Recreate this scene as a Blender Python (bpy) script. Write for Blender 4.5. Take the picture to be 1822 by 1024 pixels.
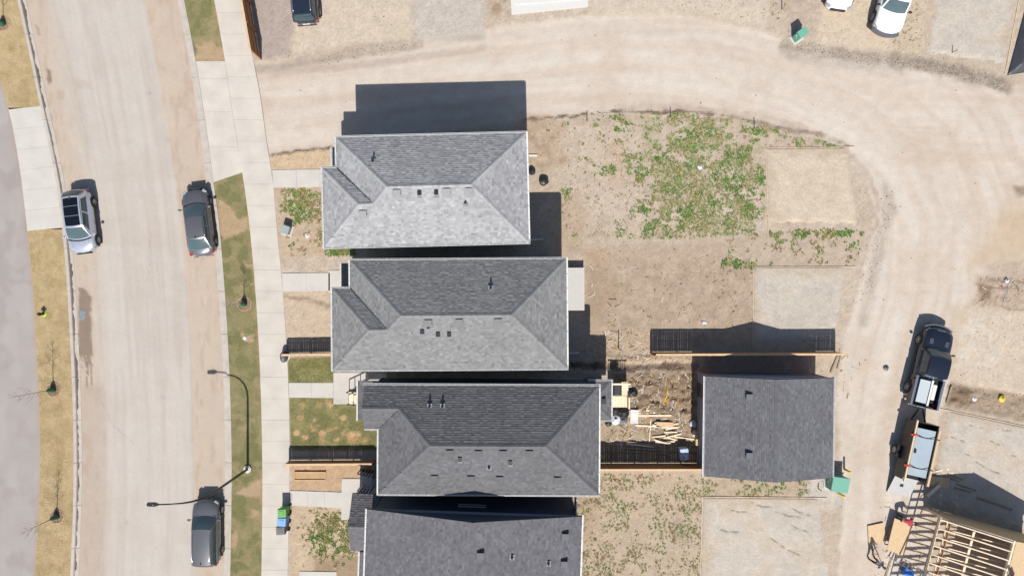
import bpy, bmesh, math, random
import numpy as np
from mathutils import Vector, Matrix

# ------------------------------------------------------------------ scene, camera, sky, sun, exposure
for o in list(bpy.data.objects):
    bpy.data.objects.remove(o)
scene = bpy.context.scene
col = scene.collection
random.seed(7)
RNG = np.random.default_rng(7)

CAM_H = 48.6          # drone height in metres, looking straight down
PXM = 25.0            # survey scale at ground level, photo pixels per metre

cam_d = bpy.data.cameras.new("camera")
cam_d.sensor_width = 36.0
cam_d.lens = 18.0 / (911.0 / PXM / CAM_H)
cam_d.clip_end = 1000
cam = bpy.data.objects.new("camera", cam_d)
cam.location = (0, 0, CAM_H)
col.objects.link(cam)
scene.camera = cam

SUN_EL = math.radians(49.5)
world = bpy.data.worlds.new("World")
scene.world = world
world.use_nodes = True
wn = world.node_tree
bg = wn.nodes["Background"]
sky = wn.nodes.new("ShaderNodeTexSky")
sky.sky_type = 'NISHITA'
sky.sun_disc = False
sky.sun_elevation = SUN_EL
sky.sun_rotation = math.pi
wn.links.new(sky.outputs[0], bg.inputs[0])
bg.inputs[1].default_value = 0.075

sun_d = bpy.data.lights.new("sun", 'SUN')
sun_d.energy = 4.2
sun_d.angle = math.radians(0.5)
sun_d.color = (1.0, 0.96, 0.9)
sun = bpy.data.objects.new("sun", sun_d)
sun.rotation_euler = (math.radians(90) - SUN_EL, 0, 0)
col.objects.link(sun)

scene.view_settings.view_transform = 'Standard'
scene.view_settings.look = 'None'
scene.view_settings.gamma = 1
scene.view_settings.use_curve_mapping = False
scene.view_settings.exposure = 0.58
KEXP = 1.75           # brightness of a level white surface under this light

# ------------------------------------------------------------------ helpers
def g(px, py, h=0.0):
    """survey point: photo pixel of a point at height h -> plan position in metres"""
    k = (CAM_H - h) / CAM_H / PXM
    return ((px - 911.0) * k, (512.0 - py) * k)

def lin1(c):
    c = c / 255.0
    return c / 12.92 if c <= 0.04045 else ((c + 0.055) / 1.055) ** 2.4

def A(r, g_, b, k=None):
    """albedo that reads as the given colour when lit by this sun"""
    k = k or KEXP
    return (lin1(r) / k, lin1(g_) / k, lin1(b) / k)

def hashn(xi, yi, seed):
    n = (xi.astype(np.int64) * 374761393 + yi.astype(np.int64) * 668265263 + seed * 974634777) & 0xffffffff
    n = ((n ^ (n >> 13)) * 1274126177) & 0xffffffff
    n = n ^ (n >> 16)
    return (n & 0xffff) / 65535.0

def vnoise(x, y, seed=0):
    x = np.asarray(x, float); y = np.asarray(y, float)
    xi = np.floor(x); yi = np.floor(y)
    fx = x - xi; fy = y - yi
    fx = fx * fx * (3 - 2 * fx); fy = fy * fy * (3 - 2 * fy)
    a = hashn(xi, yi, seed); b = hashn(xi + 1, yi, seed)
    c = hashn(xi, yi + 1, seed); d = hashn(xi + 1, yi + 1, seed)
    return (a * (1 - fx) + b * fx) * (1 - fy) + (c * (1 - fx) + d * fx) * fy

def fbm(x, y, seed=0, oct=4):
    t = 0; a = 0.5; s = 0
    for i in range(oct):
        t = t + a * vnoise(x, y, seed + i * 17); s += a
        x = x * 2.03 + 5.1; y = y * 2.03 + 3.7; a *= 0.5
    return t / s

def sstep(a, b, x):
    t = np.clip((x - a) / (b - a), 0, 1)
    return t * t * (3 - 2 * t)

def poly_sd(pts, X, Y):
    """signed distance to a polygon (negative inside)"""
    pts = np.array(pts, float)
    d = np.full(X.shape, 1e18); ins = np.zeros(X.shape, bool)
    n = len(pts)
    for i in range(n):
        ax, ay = pts[i]; bx, by = pts[(i + 1) % n]
        ex, ey = bx - ax, by - ay
        wx, wy = X - ax, Y - ay
        t = np.clip((wx * ex + wy * ey) / (ex * ex + ey * ey + 1e-12), 0, 1)
        d = np.minimum(d, (wx - ex * t) ** 2 + (wy - ey * t) ** 2)
        cond = ((ay > Y) != (by > Y))
        xs = ax + (Y - ay) * ex / (ey if abs(ey) > 1e-9 else 1e-9)
        ins ^= cond & (X < xs)
    d = np.sqrt(d)
    return np.where(ins, -d, d)

def line_d(pts, X, Y):
    """distance to a polyline, arc parameter and signed side"""
    pts = np.array(pts, float)
    d = np.full(X.shape, 1e18); u = np.zeros(X.shape); sg = np.zeros(X.shape); acc = 0
    for i in range(len(pts) - 1):
        ax, ay = pts[i]; bx, by = pts[i + 1]
        ex, ey = bx - ax, by - ay
        l = math.hypot(ex, ey)
        wx, wy = X - ax, Y - ay
        t = np.clip((wx * ex + wy * ey) / (l * l), 0, 1)
        dd = (wx - ex * t) ** 2 + (wy - ey * t) ** 2
        m = dd < d
        d = np.where(m, dd, d); u = np.where(m, acc + t * l, u)
        sg = np.where(m, np.sign(wx * ey - wy * ex), sg)
        acc += l
    return np.sqrt(d), u, sg

# ---- materials
MATS = {}
def mat(name, color=(0.5, 0.5, 0.5), rough=0.8, var=0.12, scale=6.0, fine=60.0, finevar=0.08, bump=0.0,
        metallic=0.0, spec=0.5, coat=0.0, attr=False, alpha_rough=None, emis=None):
    if name in MATS:
        return MATS[name]
    m = bpy.data.materials.new(name)
    m.use_nodes = True
    nt = m.node_tree; N = nt.nodes; Lk = nt.links
    b = N["Principled BSDF"]
    b.inputs["Roughness"].default_value = rough
    b.inputs["Metallic"].default_value = metallic
    b.inputs["Specular IOR Level"].default_value = spec
    b.inputs["Coat Weight"].default_value = coat
    b.inputs["Coat Roughness"].default_value = 0.08
    geo = N.new("ShaderNodeTexCoord")
    def noise(sc, det):
        n = N.new("ShaderNodeTexNoise")
        n.inputs["Scale"].default_value = sc
        n.inputs["Detail"].default_value = det
        Lk.new(geo.outputs["Object"], n.inputs["Vector"])
        return n
    n1 = noise(scale, 5.0); n2 = noise(fine, 3.0)
    def remap(n, amt):
        r = N.new("ShaderNodeMapRange")
        r.inputs[1].default_value = 0.25; r.inputs[2].default_value = 0.75
        r.inputs[3].default_value = 1 - amt; r.inputs[4].default_value = 1 + amt
        Lk.new(n.outputs["Fac"], r.inputs[0])
        return r
    r1 = remap(n1, var); r2 = remap(n2, finevar)
    mul = N.new("ShaderNodeMath"); mul.operation = 'MULTIPLY'
    Lk.new(r1.outputs[0], mul.inputs[0]); Lk.new(r2.outputs[0], mul.inputs[1])
    vm = N.new("ShaderNodeVectorMath"); vm.operation = 'SCALE'
    if attr:
        at = N.new("ShaderNodeAttribute"); at.attribute_name = "Col"
        Lk.new(at.outputs["Color"], vm.inputs[0])
        if alpha_rough is not None:
            rr = N.new("ShaderNodeMapRange")
            rr.inputs[3].default_value = alpha_rough; rr.inputs[4].default_value = rough
            Lk.new(at.outputs["Alpha"], rr.inputs[0]); Lk.new(rr.outputs[0], b.inputs["Roughness"])
    else:
        vm.inputs[0].default_value = color[:3]
    Lk.new(mul.outputs[0], vm.inputs[3])
    Lk.new(vm.outputs[0], b.inputs["Base Color"])
    if bump > 0:
        bp = N.new("ShaderNodeBump")
        bp.inputs["Strength"].default_value = 1.0
        bp.inputs["Distance"].default_value = bump
        add = N.new("ShaderNodeMath"); add.operation = 'ADD'
        Lk.new(n1.outputs["Fac"], add.inputs[0]); Lk.new(n2.outputs["Fac"], add.inputs[1])
        Lk.new(add.outputs[0], bp.inputs["Height"])
        Lk.new(bp.outputs[0], b.inputs["Normal"])
    MATS[name] = m
    return m

def link(o, parent=None):
    col.objects.link(o)
    if parent is not None:
        o.parent = parent
    return o

def tag(o, label, cat, group=None):
    o["label"] = label; o["category"] = cat
    if group:
        o["group"] = group
    return o

def thing(name, label, cat, loc=(0, 0, 0), rz=0.0, group=None):
    o = bpy.data.objects.new(name, None)
    o.empty_display_size = 0.3
    o.location = loc; o.rotation_euler = (0, 0, rz)
    link(o)
    return tag(o, label, cat, group)

def structure(o):
    o["kind"] = "structure"; return o

def np_mesh(name, V, F, m, parent=None, C=None, smooth=False):
    """V (n,3), F (m,k) all faces of the same size, C (n,3|4) per-vertex colour"""
    V = np.asarray(V, np.float32); F = np.asarray(F, np.int32)
    me = bpy.data.meshes.new(name)
    k = F.shape[1]
    me.vertices.add(len(V)); me.vertices.foreach_set("co", V.ravel())
    me.loops.add(F.size); me.loops.foreach_set("vertex_index", F.ravel())
    me.polygons.add(len(F))
    me.polygons.foreach_set("loop_start", np.arange(0, F.size, k, dtype=np.int32))
    me.polygons.foreach_set("use_smooth", np.full(len(F), smooth, bool))
    me.update(calc_edges=True)
    if C is not None:
        C = np.asarray(C, np.float32)
        if C.shape[1] == 3:
            C = np.concatenate([C, np.ones((len(C), 1), np.float32)], 1)
        a = me.color_attributes.new("Col", 'FLOAT_COLOR', 'POINT')
        a.data.foreach_set("color", C.ravel())
    me.materials.append(m)
    o = bpy.data.objects.new(name, me)
    return link(o, parent)

class MB:
    def __init__(s):
        s.v = []; s.f = []; s.c = []; s.hascol = False
    def add(s, vs, fs, c=None):
        b = len(s.v)
        s.v += [tuple(p) for p in vs]
        s.f += [tuple(i + b for i in f) for f in fs]
        if c is not None:
            s.hascol = True
        s.c += [c if c is not None else (1, 1, 1)] * len(vs)
        return s
    BF = [(0, 3, 2, 1), (4, 5, 6, 7), (0, 1, 5, 4), (1, 2, 6, 5), (2, 3, 7, 6), (3, 0, 4, 7)]
    def box(s, cx, cy, cz, sx, sy, sz, rz=0.0, c=None, M=None):
        P = [Vector((x * sx / 2, y * sy / 2, z * sz / 2)) for z in (-1, 1) for x, y in ((-1, -1), (1, -1), (1, 1), (-1, 1))]
        R = M if M is not None else Matrix.Rotation(rz, 3, 'Z')
        return s.add([R @ p + Vector((cx, cy, cz)) for p in P], MB.BF, c)
    def span(s, x0, x1, y0, y1, z0, z1, c=None):
        return s.box((x0 + x1) / 2, (y0 + y1) / 2, (z0 + z1) / 2, abs(x1 - x0), abs(y1 - y0), abs(z1 - z0), 0, c)
    def beam(s, p, q, w, h, c=None):
        p = Vector(p); q = Vector(q); d = (q - p)
        l = d.length; d.normalize()
        up = Vector((0, 0, 1)) if abs(d.z) < 0.97 else Vector((0, 1, 0))
        sd = d.cross(up).normalized(); up = sd.cross(d).normalized()
        M = Matrix((d, sd, up)).transposed()
        m = (p + q) / 2
        return s.box(m.x, m.y, m.z, l, w, h, 0, c, M)
    def prism(s, poly, z0, z1, c=None):
        n = len(poly)
        vs = [(x, y, z0) for x, y in poly] + [(x, y, z1) for x, y in poly]
        fs = [tuple(range(n - 1, -1, -1)), tuple(range(n, 2 * n))]
        fs += [(i, (i + 1) % n, n + (i + 1) % n, n + i) for i in range(n)]
        return s.add(vs, fs, c)
    def tube(s, path, r, n=8, c=None):
        path = [Vector(p) for p in path]
        rr = r if isinstance(r, (list, tuple)) else [r] * len(path)
        vs = []
        ref = Vector((0.31, 0.77, 0.55)).normalized()
        for i, p in enumerate(path):
            d = (path[min(i + 1, len(path) - 1)] - path[max(i - 1, 0)])
            if d.length < 1e-6: d = Vector((0, 0, 1))
            d.normalize()
            a = d.cross(ref)
            if a.length < 0.05: a = d.cross(Vector((1, 0, 0)))
            a.normalize(); b = d.cross(a)
            for k in range(n):
                t = 2 * math.pi * k / n
                vs.append(p + (a * math.cos(t) + b * math.sin(t)) * rr[i])
        fs = []
        for i in range(len(path) - 1):
            for k in range(n):
                k2 = (k + 1) % n
                fs.append((i * n + k, i * n + k2, (i + 1) * n + k2, (i + 1) * n + k))
        fs.append(tuple(range(n - 1, -1, -1)))
        fs.append(tuple((len(path) - 1) * n + k for k in range(n)))
        return s.add(vs, fs, c)
    def cyl(s, cx, cy, z0, z1, r, n=16, r2=None, c=None):
        r2 = r if r2 is None else r2
        vs = [(cx + r * math.cos(2 * math.pi * k / n), cy + r * math.sin(2 * math.pi * k / n), z0) for k in range(n)]
        vs += [(cx + r2 * math.cos(2 * math.pi * k / n), cy + r2 * math.sin(2 * math.pi * k / n), z1) for k in range(n)]
        fs = [tuple(range(n - 1, -1, -1)), tuple(range(n, 2 * n))]
        fs += [(k, (k + 1) % n, n + (k + 1) % n, n + k) for k in range(n)]
        return s.add(vs, fs, c)
    def build(s, name, m, parent=None, smooth=False, bevel=0.0):
        me = bpy.data.meshes.new(name)
        me.from_pydata(s.v, [], s.f)
        if s.hascol:
            a = me.color_attributes.new("Col", 'FLOAT_COLOR', 'POINT')
            a.data.foreach_set("color", np.array([(c[0], c[1], c[2], 1.0) for c in s.c], np.float32).ravel())
        if smooth:
            me.polygons.foreach_set("use_smooth", [True] * len(me.polygons))
        me.materials.append(m)
        o = bpy.data.objects.new(name, me)
        if bevel > 0:
            bv = o.modifiers.new("bevel", 'BEVEL'); bv.width = bevel; bv.segments = 2; bv.limit_method = 'ANGLE'
        return link(o, parent)

def inst(src, name, parent, loc=(0, 0, 0), rot=(0, 0, 0), scale=(1, 1, 1)):
    o = bpy.data.objects.new(name, src)
    o.location = loc; o.rotation_euler = rot; o.scale = scale
    return link(o, parent)

# ------------------------------------------------------------------ materials
M_ground = mat("dirt_ground", rough=0.95, attr=True, var=0.07, scale=1.3, fine=16, finevar=0.13, bump=0.03, spec=0.2)
M_road = mat("dusty_asphalt", rough=0.9, attr=True, alpha_rough=0.35, var=0.04, scale=0.8, fine=25, finevar=0.05, bump=0.004, spec=0.3)
M_turf = mat("turf_soil", rough=0.95, attr=True, var=0.1, scale=3, fine=22, finevar=0.22, bump=0.03, spec=0.2)
M_leaf = mat("leaf", rough=0.7, attr=True, var=0.05, scale=2, fine=20, finevar=0.1, spec=0.3)
M_conc = mat("concrete", A(228, 222, 213), 0.85, var=0.07, scale=1.1, fine=30, finevar=0.05, bump=0.002, spec=0.3)
M_conc2 = mat("concrete_dusty", A(230, 221, 209), 0.88, var=0.10, scale=0.9, fine=22, finevar=0.06, bump=0.002, spec=0.3)
M_joint = mat("joint_dirt", A(204, 192, 178), 0.95)
M_kerb = mat("kerb_concrete", A(214, 204, 192), 0.88, var=0.12, scale=2.0, fine=30, finevar=0.08, bump=0.003)
M_silt = mat("gutter_silt", A(120, 104, 90), 0.9, var=0.3, scale=4, fine=30, finevar=0.2, bump=0.01)
M_white = mat("white_metal", (0.60, 0.60, 0.585), 0.5, var=0.05, scale=3)
M_shing = mat("asphalt_shingle", rough=0.92, attr=True, var=0.09, scale=0.55, fine=45, finevar=0.12, bump=0.003, spec=0.25)
M_wood = mat("cedar_fence", (0.36, 0.17, 0.07), 0.75, var=0.22, scale=5, fine=40, finevar=0.15, bump=0.003)
M_woodcap = mat("sawn_timber", (0.52, 0.36, 0.21), 0.75, var=0.15, scale=5, fine=40, finevar=0.1, bump=0.002)
M_lumber = mat("pine_lumber", (0.70, 0.57, 0.41), 0.75, var=0.16, scale=3, fine=40, finevar=0.1, bump=0.002)
M_oldlumber = mat("weathered_lumber", (0.23, 0.18, 0.13), 0.85, var=0.2, scale=3, fine=40, finevar=0.12, bump=0.002)
M_osb = mat("osb_board", (0.50, 0.36, 0.21), 0.75, var=0.14, scale=9, fine=34, finevar=0.24, bump=0.003)
M_black = mat("black_plastic", (0.016, 0.017, 0.019), 0.5, var=0.1)
M_blackmet = mat("black_metal", (0.014, 0.014, 0.015), 0.4, var=0.1, spec=0.5)
M_bag = mat("black_bag", (0.02, 0.021, 0.023), 0.35, var=0.2, scale=8, bump=0.01)
M_rubber = mat("tyre_rubber", (0.018, 0.018, 0.018), 0.85)
M_rim = mat("alloy_rim", (0.35, 0.35, 0.36), 0.35, metallic=0.8)
M_glass = mat("car_glass", (0.03, 0.055, 0.065), 0.06, var=0.05, spec=0.8)
M_windglass = mat("sky_reflection_glass", (0.058, 0.088, 0.096), 0.08, var=0.12, scale=1.5, spec=0.8)  # lighter teal base colour stands in for sky reflected in the glass
M_roofglass = mat("roof_glass", (0.006, 0.007, 0.012), 0.12, spec=0.4)
M_red = mat("tail_lamp_red", (0.42, 0.015, 0.02), 0.25)
M_head = mat("head_lamp", (0.28, 0.30, 0.33), 0.2, spec=0.8)
M_chrome = mat("bright_trim", (0.6, 0.6, 0.62), 0.2, metallic=0.9)
M_pane = mat("window_glass", (0.03, 0.04, 0.05), 0.06, spec=0.8)
M_green = mat("green_enamel", A(118, 190, 165), 0.5, var=0.06)
M_yellow = mat("yellow_paint", (0.72, 0.47, 0.03), 0.55, var=0.15)
M_skin = mat("skin", (0.35, 0.2, 0.14), 0.6, var=0.05)
M_alu = mat("aluminium", (0.55, 0.56, 0.57), 0.4, metallic=0.6)

# ------------------------------------------------------------------ the street, read as x(y) curves in survey pixels
def curve(pts):
    p = np.array(sorted(pts, key=lambda t: t[1]), float)
    yy = np.arange(-400, 1500, 10.0)
    s0 = (p[1, 0] - p[0, 0]) / (p[1, 1] - p[0, 1]); s1 = (p[-1, 0] - p[-2, 0]) / (p[-1, 1] - p[-2, 1])
    xx = np.interp(yy, p[:, 1], p[:, 0])
    xx = np.where(yy < p[0, 1], p[0, 0] + s0 * (yy - p[0, 1]), xx)
    xx = np.where(yy > p[-1, 1], p[-1, 0] + s1 * (yy - p[-1, 1]), xx)
    k = np.ones(9) / 9
    xs = np.convolve(np.pad(xx, 4, mode='edge'), k, 'valid')
    xs[:5] = xx[:5]; xs[-5:] = xx[-5:]
    return lambda y: np.interp(y, yy, xs)

X_path = curve([(-38, 0), (0, 140), (20, 196), (38, 300), (50, 400), (60, 500), (66, 600), (71, 700), (74, 790), (73, 860), (68, 950), (64, 1024)])
X_ko = curve([(33, 0), (55, 100), (74, 193), (92, 270), (105, 340), (113, 404), (121, 496), (126.6, 601), (131, 690), (133.6, 820), (131.5, 930), (128, 1000), (127, 1024)])
X_ro = curve([(329, 0), (350, 110), (363, 193), (374, 266), (383, 340), (391, 390), (400, 496), (407, 601), (411, 690), (414, 820), (413, 930), (411, 1024)])
X_sl = curve([(382, 0), (402, 110), (413, 193), (426, 266), (437, 340), (444, 390), (454, 496), (461, 601), (465, 690), (468, 820), (467.5, 930), (466, 1024)])
X_sr = curve([(429, 0), (452, 110), (461, 150), (469, 200), (476, 266), (485, 300), (489, 345), (493, 400), (498, 450), (503, 500), (507, 550), (510, 600), (513, 650), (515, 700), (517, 800), (515.5, 900), (513, 1024)])
X_ki = lambda y: X_ko(y) + 13.0
X_ri = lambda y: X_ro(y) - 13.0

# ------------------------------------------------------------------ ground sheet (lots and dirt alley)
def mixc(C, m, rgb):
    c = np.array(A(*rgb)); m = np.clip(m, 0, 1)[..., None]
    return C * (1 - m) + c * m

def make_ground():
    st = 0.13
    xs = np.concatenate([[-160, -100, -70, -50, -43], np.arange(-39, 39.01, st), [43, 50, 70, 100, 160]])
    ys = np.concatenate([[-160, -90, -50, -35, -27], np.arange(-23, 23.01, st), [27, 35, 50, 90, 160]])
    XX, YY = np.meshgrid(xs, ys)
    PX = XX * PXM + 911; PY = 512 - YY * PXM
    wx = (fbm(PX / 40, PY / 40, 3) - 0.5); wy = (fbm(PX / 40, PY / 40, 9) - 0.5)
    WX = PX + wx * 22; WY = PY + wy * 22
    WX2 = PX + wx * 8 + (vnoise(PX / 7, PY / 7, 4) - .5) * 5; WY2 = PY + wy * 8 + (vnoise(PX / 7, PY / 7, 5) - .5) * 5
    n1 = fbm(PX / 90, PY / 90, 1); n2 = fbm(PX / 18, PY / 18, 2); n3 = fbm(PX / 6, PY / 6, 6, 3)
    C = np.zeros(XX.shape + (3,)) + np.array(A(206, 186, 162))
    C = mixc(C, sstep(.4, .7, n1) * .5, (196, 172, 146))
    C = mixc(C, sstep(.5, .72, n2) * .35, (184, 160, 134))
    Z = np.full(XX.shape, 0.10) + (n2 - .5) * 0.03 + (n3 - .5) * 0.03
    # the alley: pale compacted dirt, streaked along its run
    alley = [(430, 116), (620, 97), (760, 74), (900, 46), (1050, 30), (1200, 28), (1350, 55), (1400, 78), (1560, 105), (1690, 128), (1790, 152), (2400, 170),
             (2400, 420), (1760, 470), (1715, 560), (1690, 680), (1665, 760), (1655, 900), (1640, 1500), (1480, 1500), (1488, 1024), (1500, 900), (1492, 800), (1488, 690), (1500, 610), (1526, 520), (1543, 440), (1556, 380),
             (1540, 312), (1500, 268), (1430, 242), (1340, 217), (1190, 199), (1040, 205), (935, 217), (640, 250), (585, 264), (478, 277), (440, 285)]
    sd = poly_sd(alley, WX2, WY2)
    am = sstep(6, -6, sd)
    d1, u1, s1 = line_d([(380, 200), (460, 190), (700, 165), (900, 140), (1100, 122), (1250, 130), (1400, 165), (1520, 222), (1600, 300), (1640, 400), (1632, 520), (1595, 650), (1565, 800), (1545, 1400)], PX, PY)
    d2, u2, s2 = line_d([(380, 200), (700, 165), (1100, 122), (1400, 165), (1600, 205), (2300, 230)], PX, PY)
    near2 = sstep(1480, 1600, PX) * sstep(330, 260, PY)
    v = d1 * s1
    str1 = fbm(u1 / 170, v / 9, 21, 3); str2 = fbm(u2 / 170, d2 * s2 / 9, 22, 3)
    stk = str1 * (1 - near2) + str2 * near2
    AC = np.zeros_like(C) + np.array(A(221, 204, 186))
    AC = mixc(AC, sstep(.3, .7, stk) * .65, (229, 218, 205))
    AC = mixc(AC, sstep(.55, .25, fbm(u1 / 260, v / 18, 25, 3)) * .55, (211, 193, 175))
    tr = np.exp(-((np.abs(d1 - 22) / 11) ** 2))
    AC = mixc(AC, tr * .45, (231, 221, 208))
    AC = mixc(AC, sstep(.56, .75, n1) * .5, (212, 191, 170))
    AC = mixc(AC, sstep(.55, .75, n2) * .12, (208, 192, 175))
    C = C * (1 - am[..., None]) + AC * 1.05 * am[..., None]
    Z = 0.10 + (Z - .10) * (1 - .85 * am) - am * 0.04 + am * (stk - .5) * 0.02
    global ALLEY; ALLEY = alley
    def patch(pts, rgb, soft=6, k=1.0, warp=1, relief=0.0, dz=0.0, thr=None):
        nonlocal C, Z
        s = poly_sd(pts, WX if warp == 2 else (WX2 if warp else PX), WY if warp == 2 else (WY2 if warp else PY))
        m = sstep(soft, -soft, s) * k
        if thr is not None:
            m = m * sstep(thr - .08, thr + .08, fbm(PX / 13, PY / 13, int(pts[0][0]) % 97))
        C = mixc(C, m, rgb)
        if relief: Z = Z + m * relief * (fbm(PX / 9, PY / 7, 77, 4) - .5) * 2
        if dz: Z = Z + m * dz
        return m
    def streak(pts, w, rgb, k=1.0, relief=0.0, seed=31, brk=0.0, dz=0.0):
        nonlocal C, Z
        d, u, s_ = line_d(pts, WX2, WY2)
        m = sstep(w, w * .25, d) * k * (1 - brk + brk * sstep(.35, .6, fbm(u / 25, d / 9, seed)))
        m = m * (.65 + .7 * (n3 - .3))
        C = mixc(C, m, rgb)
        if relief: Z = Z + np.clip(m, 0, 1) * relief * (fbm(PX / 5, PY / 5, 78) - .3) * 2
        if dz: Z = Z + np.clip(m, 0, 1) * dz
    # top side lots
    patch([(440, -60), (524, -60), (522, 60), (516, 96), (470, 108), (455, 100)], (186, 168, 155), 5)
    patch([(524, -60), (735, -60), (735, 70), (560, 92), (522, 96)], (214, 195, 170), 8)
    patch([(735, -60), (862, -60), (862, 72), (740, 74)], (203, 191, 176), 6)
    patch([(862, -60), (905, -60), (905, 26), (870, 26)], (176, 150, 122), 8, thr=.42)
    patch([(1050, -60), (1380, -60), (1360, 52), (1210, 26), (1050, 28)], (214, 196, 172), 8)
    patch([(1400, -60), (1470, -60), (1462, 60), (1398, 70)], (198, 176, 154), 7, relief=.04)
    patch([(1470, -60), (1600, -60), (1590, 92), (1450, 86)], (217, 195, 166), 8)
    patch([(1590, -60), (1652, -60), (1636, 100), (1585, 100)], (208, 186, 156), 6)
    streak([(455, 125), (560, 108), (660, 92), (745, 80)], 13, (176, 160, 146), .8, .03)
    streak([(480, 130), (600, 120), (740, 104), (860, 84)], 10, (198, 180, 165), .7)
    streak([(1395, 82), (1480, 94), (1560, 107)], 15, (150, 138, 126), .85, .05, 33, .5)
    streak([(1400, 92), (1500, 108), (1600, 124)], 24, (178, 165, 150), .7, .03, 35, .5)
    streak([(1590, 108), (1650, 118), (1720, 134), (1790, 154)], 19, (138, 126, 114), .95, .05, 36, .35)
    streak([(1575, 335), (1582, 375), (1565, 415), (1556, 470), (1545, 530), (1535, 570)], 18, (176, 162, 147), .6, .04, 37, .5)
    streak([(1540, 440), (1556, 400), (1562, 360), (1545, 310), (1505, 268)], 6, (178, 155, 130), .8, .04, 38, .4)
    # broken crust along the alley edge
    streak([(478, 278), (530, 272), (590, 264)], 4, (118, 92, 68), 1.2, .08, 41, .5)
    streak([(935, 215), (1000, 208), (1040, 205)], 3.5, (120, 95, 70), 1.2, .08, 42, .4)
    streak([(1085, 199), (1140, 201), (1190, 198), (1240, 199), (1270, 203)], 4.5, (112, 90, 74), 1.3, .1, 43, .5)
    streak([(1300, 209), (1350, 220), (1400, 231), (1465, 243), (1510, 262)], 6, (150, 126, 104), 1.0, .07, 44, .5)
    streak([(1100, 192), (1200, 190), (1330, 205), (1430, 228)], 9, (200, 178, 160), .8, .03, 45, .3)
    # lot of the pale-roofed house
    patch([(925, 216), (960, 214), (1006, 222), (992, 262), (1004, 290), (968, 308), (925, 300)], (176, 146, 112), 16, .75, 2, .04)
    patch([(937, 216), (1003, 212), (1008, 288), (985, 302), (937, 300)], (206, 178, 146), 16, .7, 2, 0, 0, .5)
    patch([(990, 350), (1026, 340), (1046, 380), (1030, 420), (1040, 446), (990, 452)], (192, 162, 128), 16, .5, 2)
    patch([(1080, 250), (1110, 250), (1115, 330), (1085, 330)], (204, 172, 142), 9, .7)
    patch([(488, 335), (576, 333), (580, 458), (500, 458)], (203, 176, 144), 5)
    patch([(480, 279), (590, 266), (590, 302), (486, 304)], (215, 183, 143), 4)
    # lot of the mid-grey house
    patch([(1045, 440), (1340, 425), (1340, 612), (1050, 622)], (193, 169, 142), 10)
    patch([(1045, 470), (1340, 465), (1338, 600), (1050, 600)], (176, 151, 124), 12, .55, 2, .02, thr=.5)
    patch([(1042, 470), (1075, 476), (1094, 520), (1078, 566), (1045, 590)], (176, 146, 114), 18, .6, 2)
    patch([(1042, 446), (1080, 444), (1080, 472), (1042, 474)], (196, 162, 128), 8, .7)
    patch([(1290, 415), (1535, 408), (1520, 475), (1300, 475)], (196, 174, 148), 8, .8)
    patch([(1060, 585), (1160, 585), (1160, 640), (1060, 655)], (200, 172, 138), 8, .7, 1, .07)
    patch([(503, 519), (594, 517), (594, 602), (508, 604)], (211, 186, 156), 4)
    streak([(508, 526), (550, 532), (592, 544)], 6, (150, 122, 92), .8, .04, 51, .3)
    # back yard of the charcoal house: churned soil and a trench along the fence
    patch([(1090, 662), (1236, 660), (1240, 730), (1200, 745), (1118, 728)], (158, 132, 103), 8, 1, 1, .34)
    patch([(1068, 728), (1246, 730), (1246, 822), (1068, 822)], (172, 147, 118), 8, 1, 1, .06)
    patch([(1070, 738), (1150, 740), (1150, 790), (1070, 790)], (200, 176, 140), 10, .6)
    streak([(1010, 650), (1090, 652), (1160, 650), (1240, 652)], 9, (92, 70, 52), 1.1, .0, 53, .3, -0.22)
    streak([(1080, 636), (1160, 638), (1238, 640)], 8, (196, 166, 130), .9, .16, 54, .3, 0.08)
    for pts, sc in (([(1120, 203), (1190, 200), (1340, 218), (1440, 245), (1495, 262), (1356, 264), (1362, 414), (1210, 424), (1170, 405), (1160, 330), (1140, 280)], (16, 11, 201)), ([(540, 915), (650, 910), (650, 1000), (545, 990)], (18, 18, 207))):
        m = sstep(12, -12, poly_sd(pts, WX, WY)) * sstep(.38, .58, fbm(PX / sc[0], PY / sc[1], sc[2], 3))
        C = mixc(C, m * .5, (168, 162, 108))
    # lawns of the charcoal house
    gz = []
    for pts in ([(513, 636), (596, 634), (596, 681), (514, 681)], [(515, 706), (640, 704), (676, 720), (676, 800), (518, 800)]):
        s = poly_sd(pts, PX, PY)
        m = sstep(2, -2, s)
        C = mixc(C, m, (140, 132, 82))
        C = mixc(C, m * sstep(.45, .65, n2), (168, 156, 100))
        Z = Z + m * 0.02
    spots = [(560, 745), (575, 770), (545, 775), (600, 780), (625, 772), (612, 742), (590, 722), (585, 716), (535, 742), (555, 758), (598, 757), (530, 770), (612, 768), (637, 770), (648, 782), (568, 718), (636, 778), (626, 780), (560, 762), (588, 762), (543, 782), (575, 782), (540, 722), (600, 732)]
    for i, (sx, sy) in enumerate(spots):
        r = 3.5 + 5 * ((i * 37) % 10) / 10
        m = sstep(r, r * .5, np.hypot((WX2 - sx) * .8, WY2 - sy))
        C = mixc(C, m, (214, 166, 112))
    # lot of the gabled house
    patch([(518, 826), (640, 824), (640, 872), (518, 872)], (203, 168, 126), 4, 1, 1, .03)
    patch([(518, 902), (660, 900), (660, 1060), (514, 1060)], (208, 181, 146), 5)
    patch([(560, 990), (640, 985), (640, 1030), (560, 1030)], (160, 130, 98), 9, .7)
    patch([(1015, 838), (1250, 838), (1250, 1200), (1015, 1200)], (199, 176, 147), 8)
    patch([(1010, 880), (1060, 880), (1060, 960), (1010, 960)], (184, 154, 118), 12, .6)
    patch([(1200, 920), (1225, 930), (1220, 965), (1190, 960)], (172, 152, 130), 8, .6)
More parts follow.
